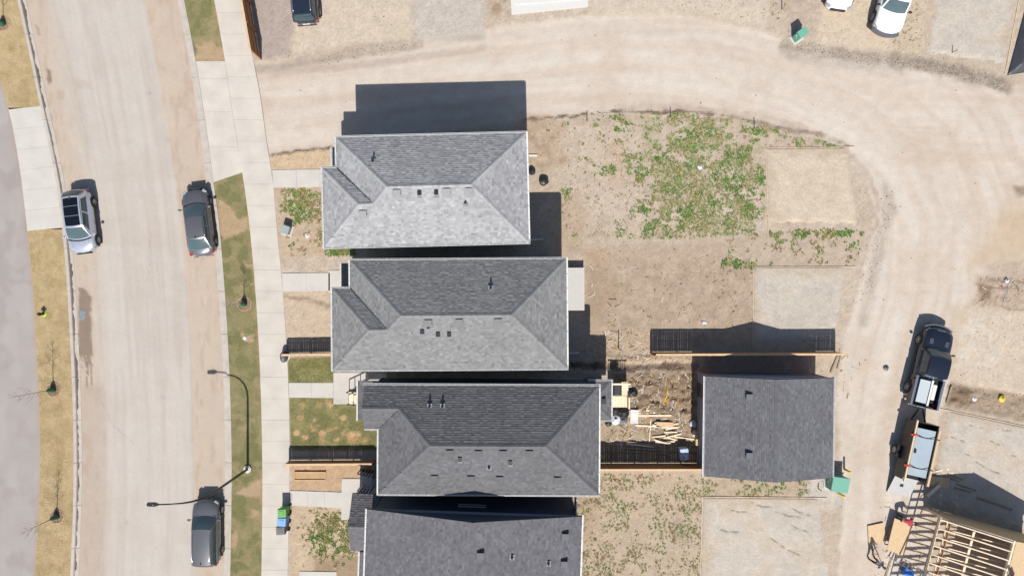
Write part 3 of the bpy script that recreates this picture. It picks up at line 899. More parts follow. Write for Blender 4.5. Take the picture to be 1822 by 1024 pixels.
def build_house(label, Apx, Bpx, Dpx, zb, ze, s, spec, colr, wallc, vents, seed, name="house", gov=.16):
    A_ = Vector(g(*Apx, ze)); B_ = Vector(g(*Bpx, ze)); D_ = Vector(g(*Dpx, ze))
    ax = (B_ - A_); L = ax.length; ax.normalize(); ay = Vector((-ax.y, ax.x))
    W = (D_ - B_).dot(ay); rz = math.atan2(ax.y, ax.x)
    E = thing(name, label, "house" if name == "house" else "garage", (A_.x, A_.y, zb), rz)
    rng = random.Random(seed)
    faces, outline, ridges, valleys, gut, gables, ov = spec(L, W)
    z0 = ze - zb
    roofm = MB()
    for poly in faces:      # roof deck under the shingles
        p0 = Vector(poly[0]); d = (Vector(poly[1]) - p0).normalized(); n = Vector((-d.y, d.x))
        vs = [(x, y, z0 + s * (Vector((x, y)) - p0).dot(n) - .004) for x, y in poly]
        roofm.add(vs, [tuple(range(len(poly)))])
    roofm.prism(outline, z0 - .16, z0 - .13)
    for i in range(len(outline)):
        p, q = Vector(outline[i]), Vector(outline[(i + 1) % len(outline)])
        if (i in gables): continue
        roofm.add([(p.x, p.y, z0 - .13), (q.x, q.y, z0 - .13), (q.x, q.y, z0 - .004), (p.x, p.y, z0 - .004)], [(0, 1, 2, 3)])
    roof = roofm.build("roof", mat("roof_deck", (0.3, 0.3, 0.3)), E)
    sh = MB()
    for poly in faces: lay_shingles(sh, poly, s, z0, colr, rng)
    o = sh.build("shingles", M_shing, roof); o["kind"] = "stuff"
    zf = lambda x, y: roof_height(faces, s, z0, x, y)
    cp = MB()
    for p, q in ridges: caps(cp, p, q, zf, tuple(c * 1.03 for c in colr), rng)
    o = cp.build("ridge_caps", M_shing, roof); o["kind"] = "stuff"
    if valleys:
        vm = MB()
        for p, q in valleys:
            p = Vector(p); q = Vector(q); d = (q - p).normalized(); n = Vector((-d.y, d.x)) * .06
            vs = [(w.x, w.y, zf(w.x, w.y) + .02) for w in (p - n, p + n, q + n, q - n)]
            vm.add(vs, [(0, 3, 2, 1)])
        vm.build("valley_flashing", mat("dark_flashing", (0.05, 0.052, 0.058), .5), roof)
    gutter_run(gut, z0 - .01, E)
    # walls stand back from the eaves
    n = len(outline)
    inner = []
    for i in range(n):
        pp, p, q = Vector(outline[i - 1]), Vector(outline[i]), Vector(outline[(i + 1) % n])
        d1 = (p - pp).normalized(); d2 = (q - p).normalized()
        o1 = gov if ((i - 1) % n) in gables else ov; o2 = gov if i in gables else ov
        n1 = Vector((-d1.y, d1.x)); n2 = Vector((-d2.y, d2.x))
        inner.append((p + n1 * o1 + n2 * o2))
    wm = mat("siding_%d" % seed, wallc, .6, var=.05, scale=1.5, finevar=.04)
    walls = MB(); found = MB(); wl = []
    for i in range(n):
        a, b = inner[i], inner[(i + 1) % n]
        wl.append((a, b))
        if i in gables:
            fr = gables[i]
            Lw = (b - a).length
            zt = (lambda u, Lw=Lw, fr=fr, a=a, b=b: min(zf(*(a + (b - a) * min(max(u / Lw, .001), .999) + Vector((0, 0)))) - .06, 99))
            siding(walls, a, b, .35, z0 - .14, .2, zt)
        else:
            siding(walls, a, b, .35, z0 - .14)
        d = (b - a).normalized(); nn = Vector((d.y, -d.x)) * .01
        found.add([(a.x + nn.x, a.y + nn.y, -.3), (b.x + nn.x, b.y + nn.y, -.3), (b.x + nn.x, b.y + nn.y, .36), (a.x + nn.x, a.y + nn.y, .36)], [(0, 1, 2, 3)])
    for p in inner:
        cm = MB(); cm.box(p.x, p.y, (z0 + .2) / 2, .11, .11, z0 - .5)
        cm.build("corner_trim", M_white if seed in (1, 2) else wm, E)
    walls.build("wall", wm, E)
    found.build("foundation", M_conc, E)
    # roof fittings
    Rm = Matrix.Rotation(-rz, 2)
    for kind, vx, vy in vents:
        h = ze + .6
        for _ in range(8):
            w = Vector(g(vx, vy, h)); l = Rm @ (w - A_)
            h = zb + zf(l.x, l.y) + (.12 if kind == 'b' else .15)
        zz = zf(l.x, l.y)
        mb = MB()
        if kind == 'b':      # low box vent with a hood
            mb.add([(l.x + dx, l.y + dy, zf(l.x + dx, l.y + dy) + .03) for dx, dy in ((-.3, -.26), (.3, -.26), (.3, .26), (-.3, .26))], [(0, 1, 2, 3)])
            mb.box(l.x, l.y, zz + .07, .36, .34, .2)
            f = mb.build("roof_vent", mat("vent_%d" % seed, tuple(min(1, c * .8) for c in colr), .9), roof)
            mb = MB()
            ds = -1 if zf(l.x, l.y - .2) < zf(l.x, l.y + .2) else 1
            mb.add([(l.x + dx, l.y + dy, zz + hz) for dx, dy, hz in ((-.22, -.2, .17), (.22, -.2, .17), (.22, .2, .2), (-.22, .2, .2), (-.22, -.2, .2), (.22, -.2, .2), (.22, .2, .235), (-.22, .2, .235))], MB.BF)
            mb.build("vent_hood", mat("vent_hood_%d" % seed, tuple(min(1, c * .98) for c in colr), .9), f)
        elif kind == 's':    # small square exhaust hood, dark mouth
            mb.box(l.x, l.y, zz + .08, .24, .26, .22)
            f = mb.build("exhaust_hood", M_black, roof)
            mb = MB(); mb.box(l.x, l.y - .2, zf(l.x, l.y - .2) + .03, .3, .16, .03); mb.build("flashing", mat("grey_flashing", (.2, .2, .21), .7), f)
        else:                # plumbing stack
            tall = .42 if kind == 'P' else .24
            mb.cyl(l.x, l.y, zz - .1, zz + tall, .065, 12)
            f = mb.build("vent_pipe", M_black, roof, True)
            mb = MB(); mb.box(l.x, l.y, zz + .04, .3, .34, .02); mb.cyl(l.x, l.y, zz, zz + .14, .12, 12, .08); mb.build("flashing", mat("grey_flashing", (.2, .2, .21), .7), f)
    return dict(E=E, L=L, W=W, rz=rz, A=A_, z0=z0, zb=zb, walls=wl, inner=inner, R=Rm, zf=zf, wm=wm, rng=rng, roof=roof)

def hip_L(n, m):
    def f(L, W):
        a = W - m
        faces = [[(0, 0), (L, 0), (L - W / 2, W / 2), (n + W / 2, W / 2), (n + a / 2, a / 2), (a / 2, a / 2)],
                 [(L, 0), (L, W), (L - W / 2, W / 2)],
                 [(L, W), (n, W), (n + W / 2, W / 2), (L - W / 2, W / 2)],
                 [(n, W), (n, a), (n + a / 2, a / 2), (n + W / 2, W / 2)],
                 [(n, a), (0, a), (a / 2, a / 2), (n + a / 2, a / 2)],
                 [(0, a), (0, 0), (a / 2, a / 2)]]
        outline = [(0, 0), (L, 0), (L, W), (n, W), (n, a), (0, a)]
        ridges = [((0, 0), (a / 2, a / 2)), ((0, a), (a / 2, a / 2)), ((a / 2, a / 2), (n + a / 2, a / 2)), ((n + a / 2, a / 2), (n + W / 2, W / 2)),
                  ((n, W), (n + W / 2, W / 2)), ((L, 0), (L - W / 2, W / 2)), ((L, W), (L - W / 2, W / 2)), ((n + W / 2, W / 2), (L - W / 2, W / 2))]
        valleys = [((n, a), (n + a / 2, a / 2))]
        gut = [(outline[i], outline[(i + 1) % 6]) for i in range(6)]
        return faces, outline, ridges, valleys, gut, {}, .42
    return f

def hip_wing(e, w):
    def f(L, W):
        faces = [[(0, 0), (L, 0), (L - W / 2, W / 2), (W / 2, W / 2)],
                 [(L, 0), (L, W), (L - W / 2, W / 2)],
                 [(L, W), (-e, W), (-e, W - w / 2), (w / 2, W - w / 2), (W / 2, W / 2), (L - W / 2, W / 2)],
                 [(0, W - w), (0, 0), (W / 2, W / 2), (w / 2, W - w / 2)],
                 [(-e, W - w), (0, W - w), (w / 2, W - w / 2), (-e, W - w / 2)]]
        outline = [(0, 0), (L, 0), (L, W), (-e, W), (-e, W - w), (0, W - w)]
        ridges = [((0, 0), (W / 2, W / 2)), ((L, 0), (L - W / 2, W / 2)), ((L, W), (L - W / 2, W / 2)), ((W / 2, W / 2), (L - W / 2, W / 2)),
                  ((w / 2, W - w / 2), (W / 2, W / 2)), ((-e, W - w / 2), (w / 2, W - w / 2))]
        valleys = [((0, W - w), (w / 2, W - w / 2))]
        gut = [(outline[i], outline[(i + 1) % 6]) for i in (0, 1, 2, 4, 5)]
        return faces, outline, ridges, valleys, gut, {3: 1}, .32
    return f

def gable_y(L, W):
    faces = [[(0, W), (0, 0), (L / 2, 0), (L / 2, W)], [(L, 0), (L, W), (L / 2, W), (L / 2, 0)]]
    outline = [(0, 0), (L, 0), (L, W), (0, W)]
    return faces, outline, [((L / 2, 0), (L / 2, W))], [], [((L, 0), (L, W)), ((0, W), (0, 0))], {0: 1, 2: 1}, .32

R1 = A(193, 193, 195, KEXP * 1.12); R2 = A(160, 160, 160, KEXP * 1.12); R3 = A(129, 129, 132, KEXP * 1.12)
R4 = A(126, 125, 130, KEXP); RG = A(124, 124, 129, KEXP)
ZB = 0.10
H1 = build_house("narrow two-storey house with the palest grey hip roof, beside the dirt alley", (577, 440), (941, 431), (935, 236), ZB, 5.8, .51, hip_L(.9, 1.9),
    R1, A(150, 156, 165), [('b', 706, 344), ('b', 795, 342), ('b', 835, 341), ('b', 646, 381), ('s', 746, 343), ('s', 776, 342), ('P', 663, 287), ('p', 828, 361)], 1)
H2 = build_house("narrow two-storey house with mid-grey hip roof and white rear landing", (592, 658), (1009, 655), (1008, 460), ZB, 5.8, .51, hip_L(1.13, 1.75),
    R2, A(150, 160, 170), [('b', 762, 575), ('b', 817, 574), ('b', 886, 573), ('s', 751, 590), ('s', 779, 595), ('s', 799, 595), ('p', 762, 583), ('P', 873, 513)], 2)
H3 = build_house("two-storey house with charcoal hip roof, shadowed front gable and many roof vents", (673, 878), (1065, 880), (1066, 686), ZB, 5.8, .51, hip_wing(.9, 2.75),
    R3, A(92, 104, 122), [('P', 764, 723), ('P', 787, 723), ('b', 800, 806), ('b', 851, 807), ('b', 895, 807), ('b', 942, 807), ('s', 818, 817), ('p', 870, 832), ('s', 908, 823), ('b', 773, 851), ('b', 838, 852), ('b', 889, 853), ('b', 992, 854)], 3)
H4 = build_house("wide house with dark gable roof and blue-grey end wall at bottom edge", (644, 1164), (1027, 1177), (1035, 918), ZB, 5.8, .267, gable_y,
    R4, A(84, 100, 122), [('b', 1006, 954), ('b', 855, 988), ('p', 911, 992), ('p', 976, 1003), ('b', 1004, 1003)], 4)
GA = build_house("detached double garage with charcoal gable roof beside the dirt lane", (1252, 846), (1481, 849), (1483, 672), ZB, 3.0, .3, gable_y,
    RG, A(172, 180, 196), [('b', 1333, 706), ('b', 1333, 810)], 5, "garage", .05)

def rake_trim(H):
    """flat trim boards up both raking edges of a gable"""
    L, W = H['L'], H['W']
    for y in (-.012, W + .012):
        for x0, x1 in ((0, L / 2), (L, L / 2)):
            za, zb_ = H['zf'](min(max(x0, .01), L - .01), W / 2), H['zf'](x1 - .001, W / 2)
            mb = MB(); mb.beam((x0, y, za - .085), (x1, y, zb_ - .085), .022, .15)
            mb.build("rake_trim", mat("dark_trim", (.03, .034, .04), .5), H['E'])
rake_trim(H4); rake_trim(GA)

# ---- porches, landings and openings (house-local coordinates)
def loc(H, px, py, h):
    return H['R'] @ (Vector(g(px, py, h)) - H['A'])

def porch(H, p_tl, p_br, ze, x_wall, colr, slope=.18):
    """lean-to porch roof against the wall at local x = x_wall, sloping to -x"""
    a = loc(H, *p_tl, ze); b = loc(H, *p_br, ze)
    x0, y1, y0 = a.x, a.y, b.y
    E = H['E']; z = ze - H['zb']
    mb = MB(); mb.add([(x0, y0, z - .16), (x_wall, y0, z - .16), (x_wall, y1, z - .16), (x0, y1, z - .16), (x0, y0, z - .004), (x_wall, y0, z - .004 + slope * (x_wall - x0)), (x_wall, y1, z - .004 + slope * (x_wall - x0)), (x0, y1, z - .004)], MB.BF)
    pr = mb.build("porch_roof", M_white, E)
    sh = MB(); lay_shingles(sh, [(x0, y1), (x0, y0), (x_wall, y0), (x_wall, y1)], slope, z, colr, H['rng'])
    o = sh.build("shingles", M_shing, pr); o["kind"] = "stuff"
    gutter_run([((x0, y1), (x0, y0))], z - .01, E)
    mb = MB()
    mb.box(x0 + .2, y1 - .15, z / 2 - .1, .14, .14, z - .16); mb.build("porch_post", M_white, E)
    return x0, y0, y1

def door(H, a, b, u, z, w=.95, h=2.05):
    a = Vector(a); b = Vector(b); d = (b - a).normalized(); n = Vector((d.y, -d.x)); ang = math.atan2(d.y, d.x)
    c = a + d * u + n * .03
    mb = MB(); mb.box(c.x, c.y, z + h / 2, w, .06, h, ang)
    o = mb.build("door", mat("door_paint", (.05, .06, .08), .4), H['E'])
    mb = MB(); k = c + d * (w * .4) + n * .06; mb.box(k.x, k.y, z + 1.0, .05, .08, .1, ang); mb.build("handle", M_chrome, o)

for H, n_, tl, br, cc in ((H1, .9, (590, 262), (600, 300), R1), (H2, 1.13, (607, 468), (624, 514), R2)):
    W = H['W']
    w5 = H['inner']
    porch(H, tl, br, 3.0, n_ + .42, tuple(c * .8 for c in cc))
    walls = H['walls']
    door(H, *walls[3], 1.0, .35)
    for zz in (1.0, 3.7):
        make_window(H['E'], *walls[5], 2.2, zz, 1.8, 1.3)
        make_window(H['E'], *walls[1], 1.6, zz, 1.3, 1.2)
    make_window(H['E'], *walls[1], 4.4, 3.7, 1.2, 1.1)
    door(H, *walls[1], 4.4, .35)
    for u in (3.0, 7.5): make_window(H['E'], *walls[2], u, 3.9, .9, .7)
    for u in (4.0, 8.5): make_window(H['E'], *walls[0], u, 3.9, .9, .7)
for u in (2.5, 6.0, 9.5): make_window(H3['E'], *H3['walls'][2], u, 3.9, .9, .7)
for zz in (1.0, 3.7):
    make_window(H3['E'], *H3['walls'][5], 2.0, zz, 1.6, 1.3); make_window(H3['E'], *H3['walls'][1], 4.2, zz, 1.4, 1.2)
porch(H3, (637, 677), (648, 746), 3.0, -.9 + .38, R3, .3)
door(H3, *H3['walls'][3], 1.0, .6)
make_window(H3['E'], *H3['walls'][3], 1.2, 3.7, .9, 1.1)
# the gabled house shows one long slit window under its gable
a, b = H4['walls'][2]
Lw = (b - a).length
wl = loc(H4, 840, 911, 3.9)
make_window(H4['E'], a, b, (Vector((wl.x, a.y)) - a).length, 3.75, 1.7, .42)
make_window(H4['E'], a, b, (Vector((wl.x, a.y)) - a).length - 1.6, 1.2, 1.0, .5)
make_window(H4['E'], *H4['walls'][1], 9.0, 3.8, 1.4, 1.1)
for zz in (1.0, 3.6): make_window(H4['E'], *H4['walls'][3], 6.0, zz, 1.6, 1.3)
# garage: side door, overhead door of panels on the lane side
door(GA, *GA['walls'][3], 1.2, .1)
a, b = GA['walls'][1]
d = (b - a).normalized(); nn = Vector((d.y, -d.x)); Lw = (b - a).length
od = None
for i in range(4):
    mb = MB(); c = a + d * (Lw / 2) + nn * .03
    mb.box(c.x, c.y, .38 + .56 * i, 4.8, .05, .54, math.atan2(d.y, d.x))
    if od is None: od = mb.build("overhead_door", M_white, GA['E'], bevel=.01)
    else: mb.build("door_panel", M_white, od, bevel=.01)

# rear landing of the mid-grey house: white slab on a low wall
def slab_box(name, label, cat, tl, br, z0, z1, m, H=None, parent=None):
    x0, y1 = g(*tl, z1); x1, y0 = g(*br, z1)
    mb = MB(); mb.span(x0, x1, y0, y1, z0, z1)
    o = mb.build(name, m, parent, bevel=.015)
    if label: tag(o, label, cat)
    return o
def board_deck(label, tl, br, z, m, n, along='x', name="deck"):
    """a small deck of separate boards on a frame"""
    x0, y1 = g(*tl, z); x1, y0 = g(*br, z)
    E = thing(name, label, "deck", ((x0 + x1) / 2, (y0 + y1) / 2, .1))
    w, l = x1 - x0, y1 - y0
    mb = MB(); mb.span(-w / 2 + .02, w / 2 - .02, -l / 2 + .02, l / 2 - .02, z - .32, z - .14)
    for sx in (-1, 1):
        for sy in (-1, 1): mb.span(sx * (w / 2 - .1) - .06, sx * (w / 2 - .1) + .06, sy * (l / 2 - .1) - .06, sy * (l / 2 - .1) + .06, -.05, z - .2)
    mb.build("frame", m, E)
    for i in range(n):
        mb = MB()
        if along == 'x': mb.span(-w / 2, w / 2, -l / 2 + l * i / n + .006, -l / 2 + l * (i + 1) / n - .006, z - .139, z - .1)
        else: mb.span(-w / 2 + w * i / n + .006, -w / 2 + w * (i + 1) / n - .006, -l / 2, l / 2, z - .139, z - .1)
        mb.build("board", m, E)
    return E, w, l
M_whitewood = mat("white_deck_board", A(226, 222, 214), .7, var=.06)
board_deck("white boarded landing at the rear of the mid-grey house", (1004, 476), (1040, 552), .75, M_whitewood, 9, 'y', "landing")

# rear bump-out of the charcoal house
def bumpout(H):
    ze = 3.3; z = ze - H['zb']; E = H['E']
    a = loc(H, 1088, 677, ze); b = loc(H, 1088, 747, ze)
    xw = H['inner'][1].x; x1, y1, y0 = a.x, a.y, b.y
    s = .32; D = x1 - xw
    sh = MB(); rng = H['rng']
    fs = [[(x1, y0), (x1, y1), (xw, y1 - D), (xw, y0 + D)], [(xw, y0), (x1, y0), (xw, y0 + D)], [(x1, y1), (xw, y1), (xw, y1 - D)]]
    core = MB(); core.span(xw, x1, y0, y1, z - .17, z - .01)
    pr = core.build("rear_roof", M_white, E)
    for f in fs: lay_shingles(sh, f, s, z, tuple(c * 1.05 for c in R3), rng)
    o = sh.build("shingles", M_shing, pr); o["kind"] = "stuff"
    cp = MB()
    zf = lambda x, y: roof_height(fs, s, z, x, y)
    for p, q in (((x1, y0), (xw, y0 + D)), ((x1, y1), (xw, y1 - D))): caps(cp, p, q, zf, R3, rng)
    o = cp.build("ridge_caps", M_shing, pr); o["kind"] = "stuff"
    gutter_run([((xw, y0), (x1, y0)), ((x1, y0), (x1, y1)), ((x1, y1), (xw, y1))], z - .01, E, .08)
    w = MB(); o_ = .25
    pts = [Vector((xw, y0 + o_)), Vector((x1 - o_, y0 + o_)), Vector((x1 - o_, y1 - o_)), Vector((xw, y1 - o_))]
    for i in range(3): siding(w, pts[i], pts[i + 1], .0, z - .15)
    w.build("wall", H['wm'], E)
    mb = MB(); mb.box(x1 - .55, (y0 + y1) / 2, zf(x1 - .55, (y0 + y1) / 2) + .1, .3, .34, .18); mb.build("roof_vent", M_black, pr)
    return x1, y0, y1
bumpout(H3)

# front porch roof of the gabled house: gable with its ridge across the front
def porch4(H):
    ze = 3.0; z = ze - H['zb']; E = H['E']
    a = loc(H, 627, 877, ze); b = loc(H, 623, 979, ze)
    x0 = (a.x + b.x) / 2; y1, y0 = a.y, b.y; xw = H['inner'][0].x + .02
    s = .46; ym = (y0 + y1) / 2
    fs = [[(x0, y0), (xw, y0), (xw, ym), (x0, ym)], [(xw, y1), (x0, y1), (x0, ym), (xw, ym)]]
    core = MB(); core.span(x0, xw, y0, y1, z - .17, z - .01)
    core.add([(x0 + .03, y0, z - .01), (x0 + .03, y1, z - .01), (x0 + .03, ym, z + s * (ym - y0) - .02)], [(0, 2, 1)])
    pr = core.build("porch_roof", H['wm'], E)
    sh = MB()
    for f in fs: lay_shingles(sh, f, s, z, tuple(c * .95 for c in R4), H['rng'])
    o = sh.build("shingles", M_shing, pr); o["kind"] = "stuff"
    cp = MB(); caps(cp, (x0, ym), (xw, ym), lambda x, y: roof_height(fs, s, z, x, y), R4, H['rng']); o = cp.build("ridge_caps", M_shing, pr); o["kind"] = "stuff"
    for yy in (y0 + .2, y1 - .2):
        mb = MB(); mb.box(x0 + .2, yy, z / 2 - .1, .14, .14, z - .16); mb.build("porch_post", M_white, E)
    # lean-to strip further along the front
    xs = loc(H, 640, 990, 3.1).x
    zz = 3.1 - H['zb']
    core = MB(); core.add([(xs, y0 - 5, zz - .16), (xw, y0 - 5, zz - .16), (xw, y0 - .02, zz - .16), (xs, y0 - .02, zz - .16), (xs, y0 - 5, zz - .005), (xw, y0 - 5, zz + .3 * (xw - xs) - .005), (xw, y0 - .02, zz + .3 * (xw - xs) - .005), (xs, y0 - .02, zz - .005)], MB.BF)
    pr = core.build("lean_to_roof", M_white, E)
    sh = MB(); lay_shingles(sh, [(xs, y0 - .02), (xs, y0 - 5), (xw, y0 - 5), (xw, y0 - .02)], .3, zz, R4, H['rng']); o = sh.build("shingles", M_shing, pr); o["kind"] = "stuff"
    gutter_run([((xs, y0 - .02), (xs, y0 - 5))], zz - .01, E)
porch4(H4)

# ------------------------------------------------------------------ fences
def clone_part(o, parent, x):
    c = o.copy(); link(c); c.parent = parent; c.location.x = x
    return c
PICKETS = {}
def picket_mesh(h, i):
    k = (h, i)
    if k not in PICKETS:
        mb = MB(); dz = (i - 1) * .012
        mb.add([(-.0795, -.009, .06), (.0795, -.009, .06), (.0795, .009, .06), (-.0795, .009, .06), (-.0795, -.009, h - .05 + dz), (.0795, -.009, h - .05 + dz), (.0795, .009, h - .05 + dz), (-.0795, .009, h - .05 + dz),
                (-.045, -.009, h + dz), (.045, -.009, h + dz), (.045, .009, h + dz), (-.045, .009, h + dz)],
               [(0, 3, 2, 1), (0, 1, 5, 4), (1, 2, 6, 5), (2, 3, 7, 6), (3, 0, 4, 7), (4, 5, 9, 8), (5, 6, 10, 9), (6, 7, 11, 10), (7, 4, 8, 11), (8, 9, 10, 11)])
        me = bpy.data.meshes.new("picket"); me.from_pydata(mb.v, [], mb.f); me.materials.append(M_wood)
        PICKETS[k] = me
    return PICKETS[k]
def fence(label, p, q, h, side, pitch=.162, cap=True):
    """picket fence from pixel p to q; side = -1 pickets on the lower-photo side of the rails"""
    a = Vector(g(*p)); b = Vector(g(*q)); d = b - a; L = d.length
    rz = math.atan2(d.y, d.x)
    E = thing("fence", label, "fence", (a.x, a.y, gz(a.x, a.y)), rz)
    n = int(L / 2.0) + 1
    for i in range(n + 1):
        mb = MB(); x = L * i / n
        mb.span(x - .045, x + .045, -side * .06 - .045, -side * .06 + .045, -.2, h + .05)
        mb.build("post", M_wood, E)
    for z in ((.3, h - .25) if h < 1.5 else (.3, h * .55, h - .2)):
        for i in range(n):
            mb = MB(); mb.span(L * i / n + .047, L * (i + 1) / n - .047, -side * .03 - .02, -side * .03 + .02, z - .045, z + .045)
            mb.build("rail", M_wood, E)
    if cap:
        for i in range(n):
            mb = MB(); mb.span(L * i / n + .004, L * (i + 1) / n - .004, -.07, .07, h + .055, h + .09)
            mb.build("cap_rail", M_woodcap, E)
    k = int(L / pitch)
    for i in range(k):
        o = inst(picket_mesh(h, random.randrange(3)), "picket", E, ((i + .5) * L / k + random.uniform(-.004, .004), side * .005, 0), (0, 0, random.uniform(-.01, .01)))
    return E
fence("low cedar front fence beside the mid-grey house, leading to the sidewalk", (512, 628), (640, 626), 1.15, 1)
fence("long cedar back fence running above the garage from yard to lane", (1157, 626), (1484, 625), 1.8, 1)
fence("low cedar front fence between the charcoal house and the gabled house", (516, 818), (668, 817), 1.1, 1)
fence("cedar back fence joining the charcoal house to the garage", (1046, 823), (1252, 823), 1.7, 1)
fence("cedar fence end beside the sidewalk at the top left", (464, 107), (438, -40), 1.8, 1)

# ------------------------------------------------------------------ vehicles
def lerp(a, b, t): return a + (b - a) * t

def loft(mb, stations, W):
    n = None; vs = []; fs = []
    for x, zt, wf, zb in stations:
        hw = W / 2 * wf
        half = [(.80 * hw, zb), (.97 * hw, zb + .1), (hw, lerp(zb, zt, .5)), (.985 * hw, zt - .10), (.91 * hw, zt - .02), (.5 * hw, zt + .012), (0, zt + .02)]
        ring = half + [(-y, z) for y, z in half[-2::-1]]
        n = len(ring)
        XM = abs(stations[0][0]); sgx = 1 if x > 0 else -1
        vs += [(x - sgx * .36 * (abs(x) / XM) ** 7 * (abs(y) / (W / 2)) ** 2, y, z) for y, z in ring]
    for i in range(len(stations) - 1):
        for k in range(n):
            k2 = (k + 1) % n
            fs.append((i * n + k, i * n + k2, (i + 1) * n + k2, (i + 1) * n + k))
    fs.append(tuple(range(n - 1, -1, -1))); fs.append(tuple((len(stations) - 1) * n + k for k in range(n)))
    mb.add(vs, fs)

def surf(mb, fn, u0, u1, v0, v1, nu=8, nv=6, off=0.0, flip=False):
    vs = []; fs = []
    e = 1e-3
    for j in range(nv + 1):
        for i in range(nu + 1):
            u = lerp(u0, u1, i / nu); v = lerp(v0, v1, j / nv)
            p = Vector(fn(u, v))
            if off:
                a = Vector(fn(u + e, v)) - Vector(fn(u - e, v)); b = Vector(fn(u, v + e)) - Vector(fn(u, v - e))
                nn = a.cross(b)
                if nn.length > 0: nn.normalize()
                if flip: nn = -nn
                p = p + nn * off
            vs.append(p)
    for j in range(nv):
        for i in range(nu):
            a = j * (nu + 1) + i
            q = (a, a + 1, a + nu + 2, a + nu + 1)
            fs.append(q[::-1] if flip else q)
    mb.add(vs, fs)

PROF = {
 'sedan': dict(st=[(-.5, .60, .72, .42), (-.487, .82, .86, .32), (-.45, .95, .94, .24), (-.3, 1.0, 1, .2), (0, .97, 1, .2), (.18, .95, 1, .2), (.32, .89, .985, .2), (.42, .81, .93, .22), (.47, .72, .85, .26), (.5, .52, .66, .34)],
               cab=(.225, -.40, .05, -.235), H=1.45, hw=.90, rw=.64, zb=.95),
 'suv':   dict(st=[(-.5, .75, .80, .48), (-.49, 1.02, .90, .38), (-.46, 1.10, .96, .3), (-.3, 1.12, 1, .27), (0, 1.08, 1, .27), (.2, 1.06, 1, .27), (.33, 1.02, .985, .27), (.43, .95, .93, .28), (.475, .84, .85, .32), (.5, .6, .68, .4)],
               cab=(.235, -.475, .09, -.415), H=1.68, hw=.90, rw=.70, zb=1.06),
 'hatch': dict(st=[(-.5, .7, .76, .46), (-.488, .98, .88, .36), (-.455, 1.04, .95, .28), (-.3, 1.06, 1, .25), (0, 1.03, 1, .25), (.2, 1.0, 1, .25), (.33, .96, .985, .25), (.43, .88, .92, .27), (.475, .77, .83, .31), (.5, .55, .64, .38)],
               cab=(.25, -.465, .085, -.36), H=1.6, hw=.90, rw=.66, zb=1.01),
 'pickup': dict(st=[(-.5, .70, .93, .5), (-.49, .78, .96, .42), (-.13, .78, .97, .38), (-.125, 1.12, .98, .38), (.0, 1.16, 1, .38), (.18, 1.16, 1, .38), (.33, 1.16, .99, .38), (.43, 1.13, .95, .4), (.48, 1.02, .88, .42), (.5, .7, .78, .46)],
               cab=(.225, -.12, .125, -.10), H=1.88, hw=.90, rw=.72, zb=1.13),
}

def wheel(E, x, y, r, s):
    mb = MB(); n = 20
    prof = [(r * .62, -.1), (r * .93, -.105), (r, -.07), (r, .07), (r * .93, .105), (r * .62, .1)]
    vs = []; fs = []
    for k in range(n):
        t = 2 * math.pi * k / n
        vs += [(x + rr * math.cos(t), y + w, r + rr * math.sin(t)) for rr, w in prof]
    m = len(prof)
    for k in range(n):
        for i in range(m):
            a, b = k * m + i, k * m + (i + 1) % m
            c, d = ((k + 1) % n) * m + (i + 1) % m, ((k + 1) % n) * m + i
            fs.append((a, b, c, d))
    mb.add(vs, fs)
    w = mb.build("wheel", M_rubber, E, True)
    mb = MB()
    yy = y + s * .075
    for k in range(5):
        t = 2 * math.pi * k / 5
        mb.beam((x, yy, r), (x + r * .6 * math.cos(t), yy, r + r * .6 * math.sin(t)), .03, .075)
    ring = [(x + r * .6 * math.cos(2 * math.pi * k / 16), yy, r + r * .6 * math.sin(2 * math.pi * k / 16)) for k in range(17)]
    mb.tube(ring, .028, 5)
    mb.build("rim", M_rim, w)

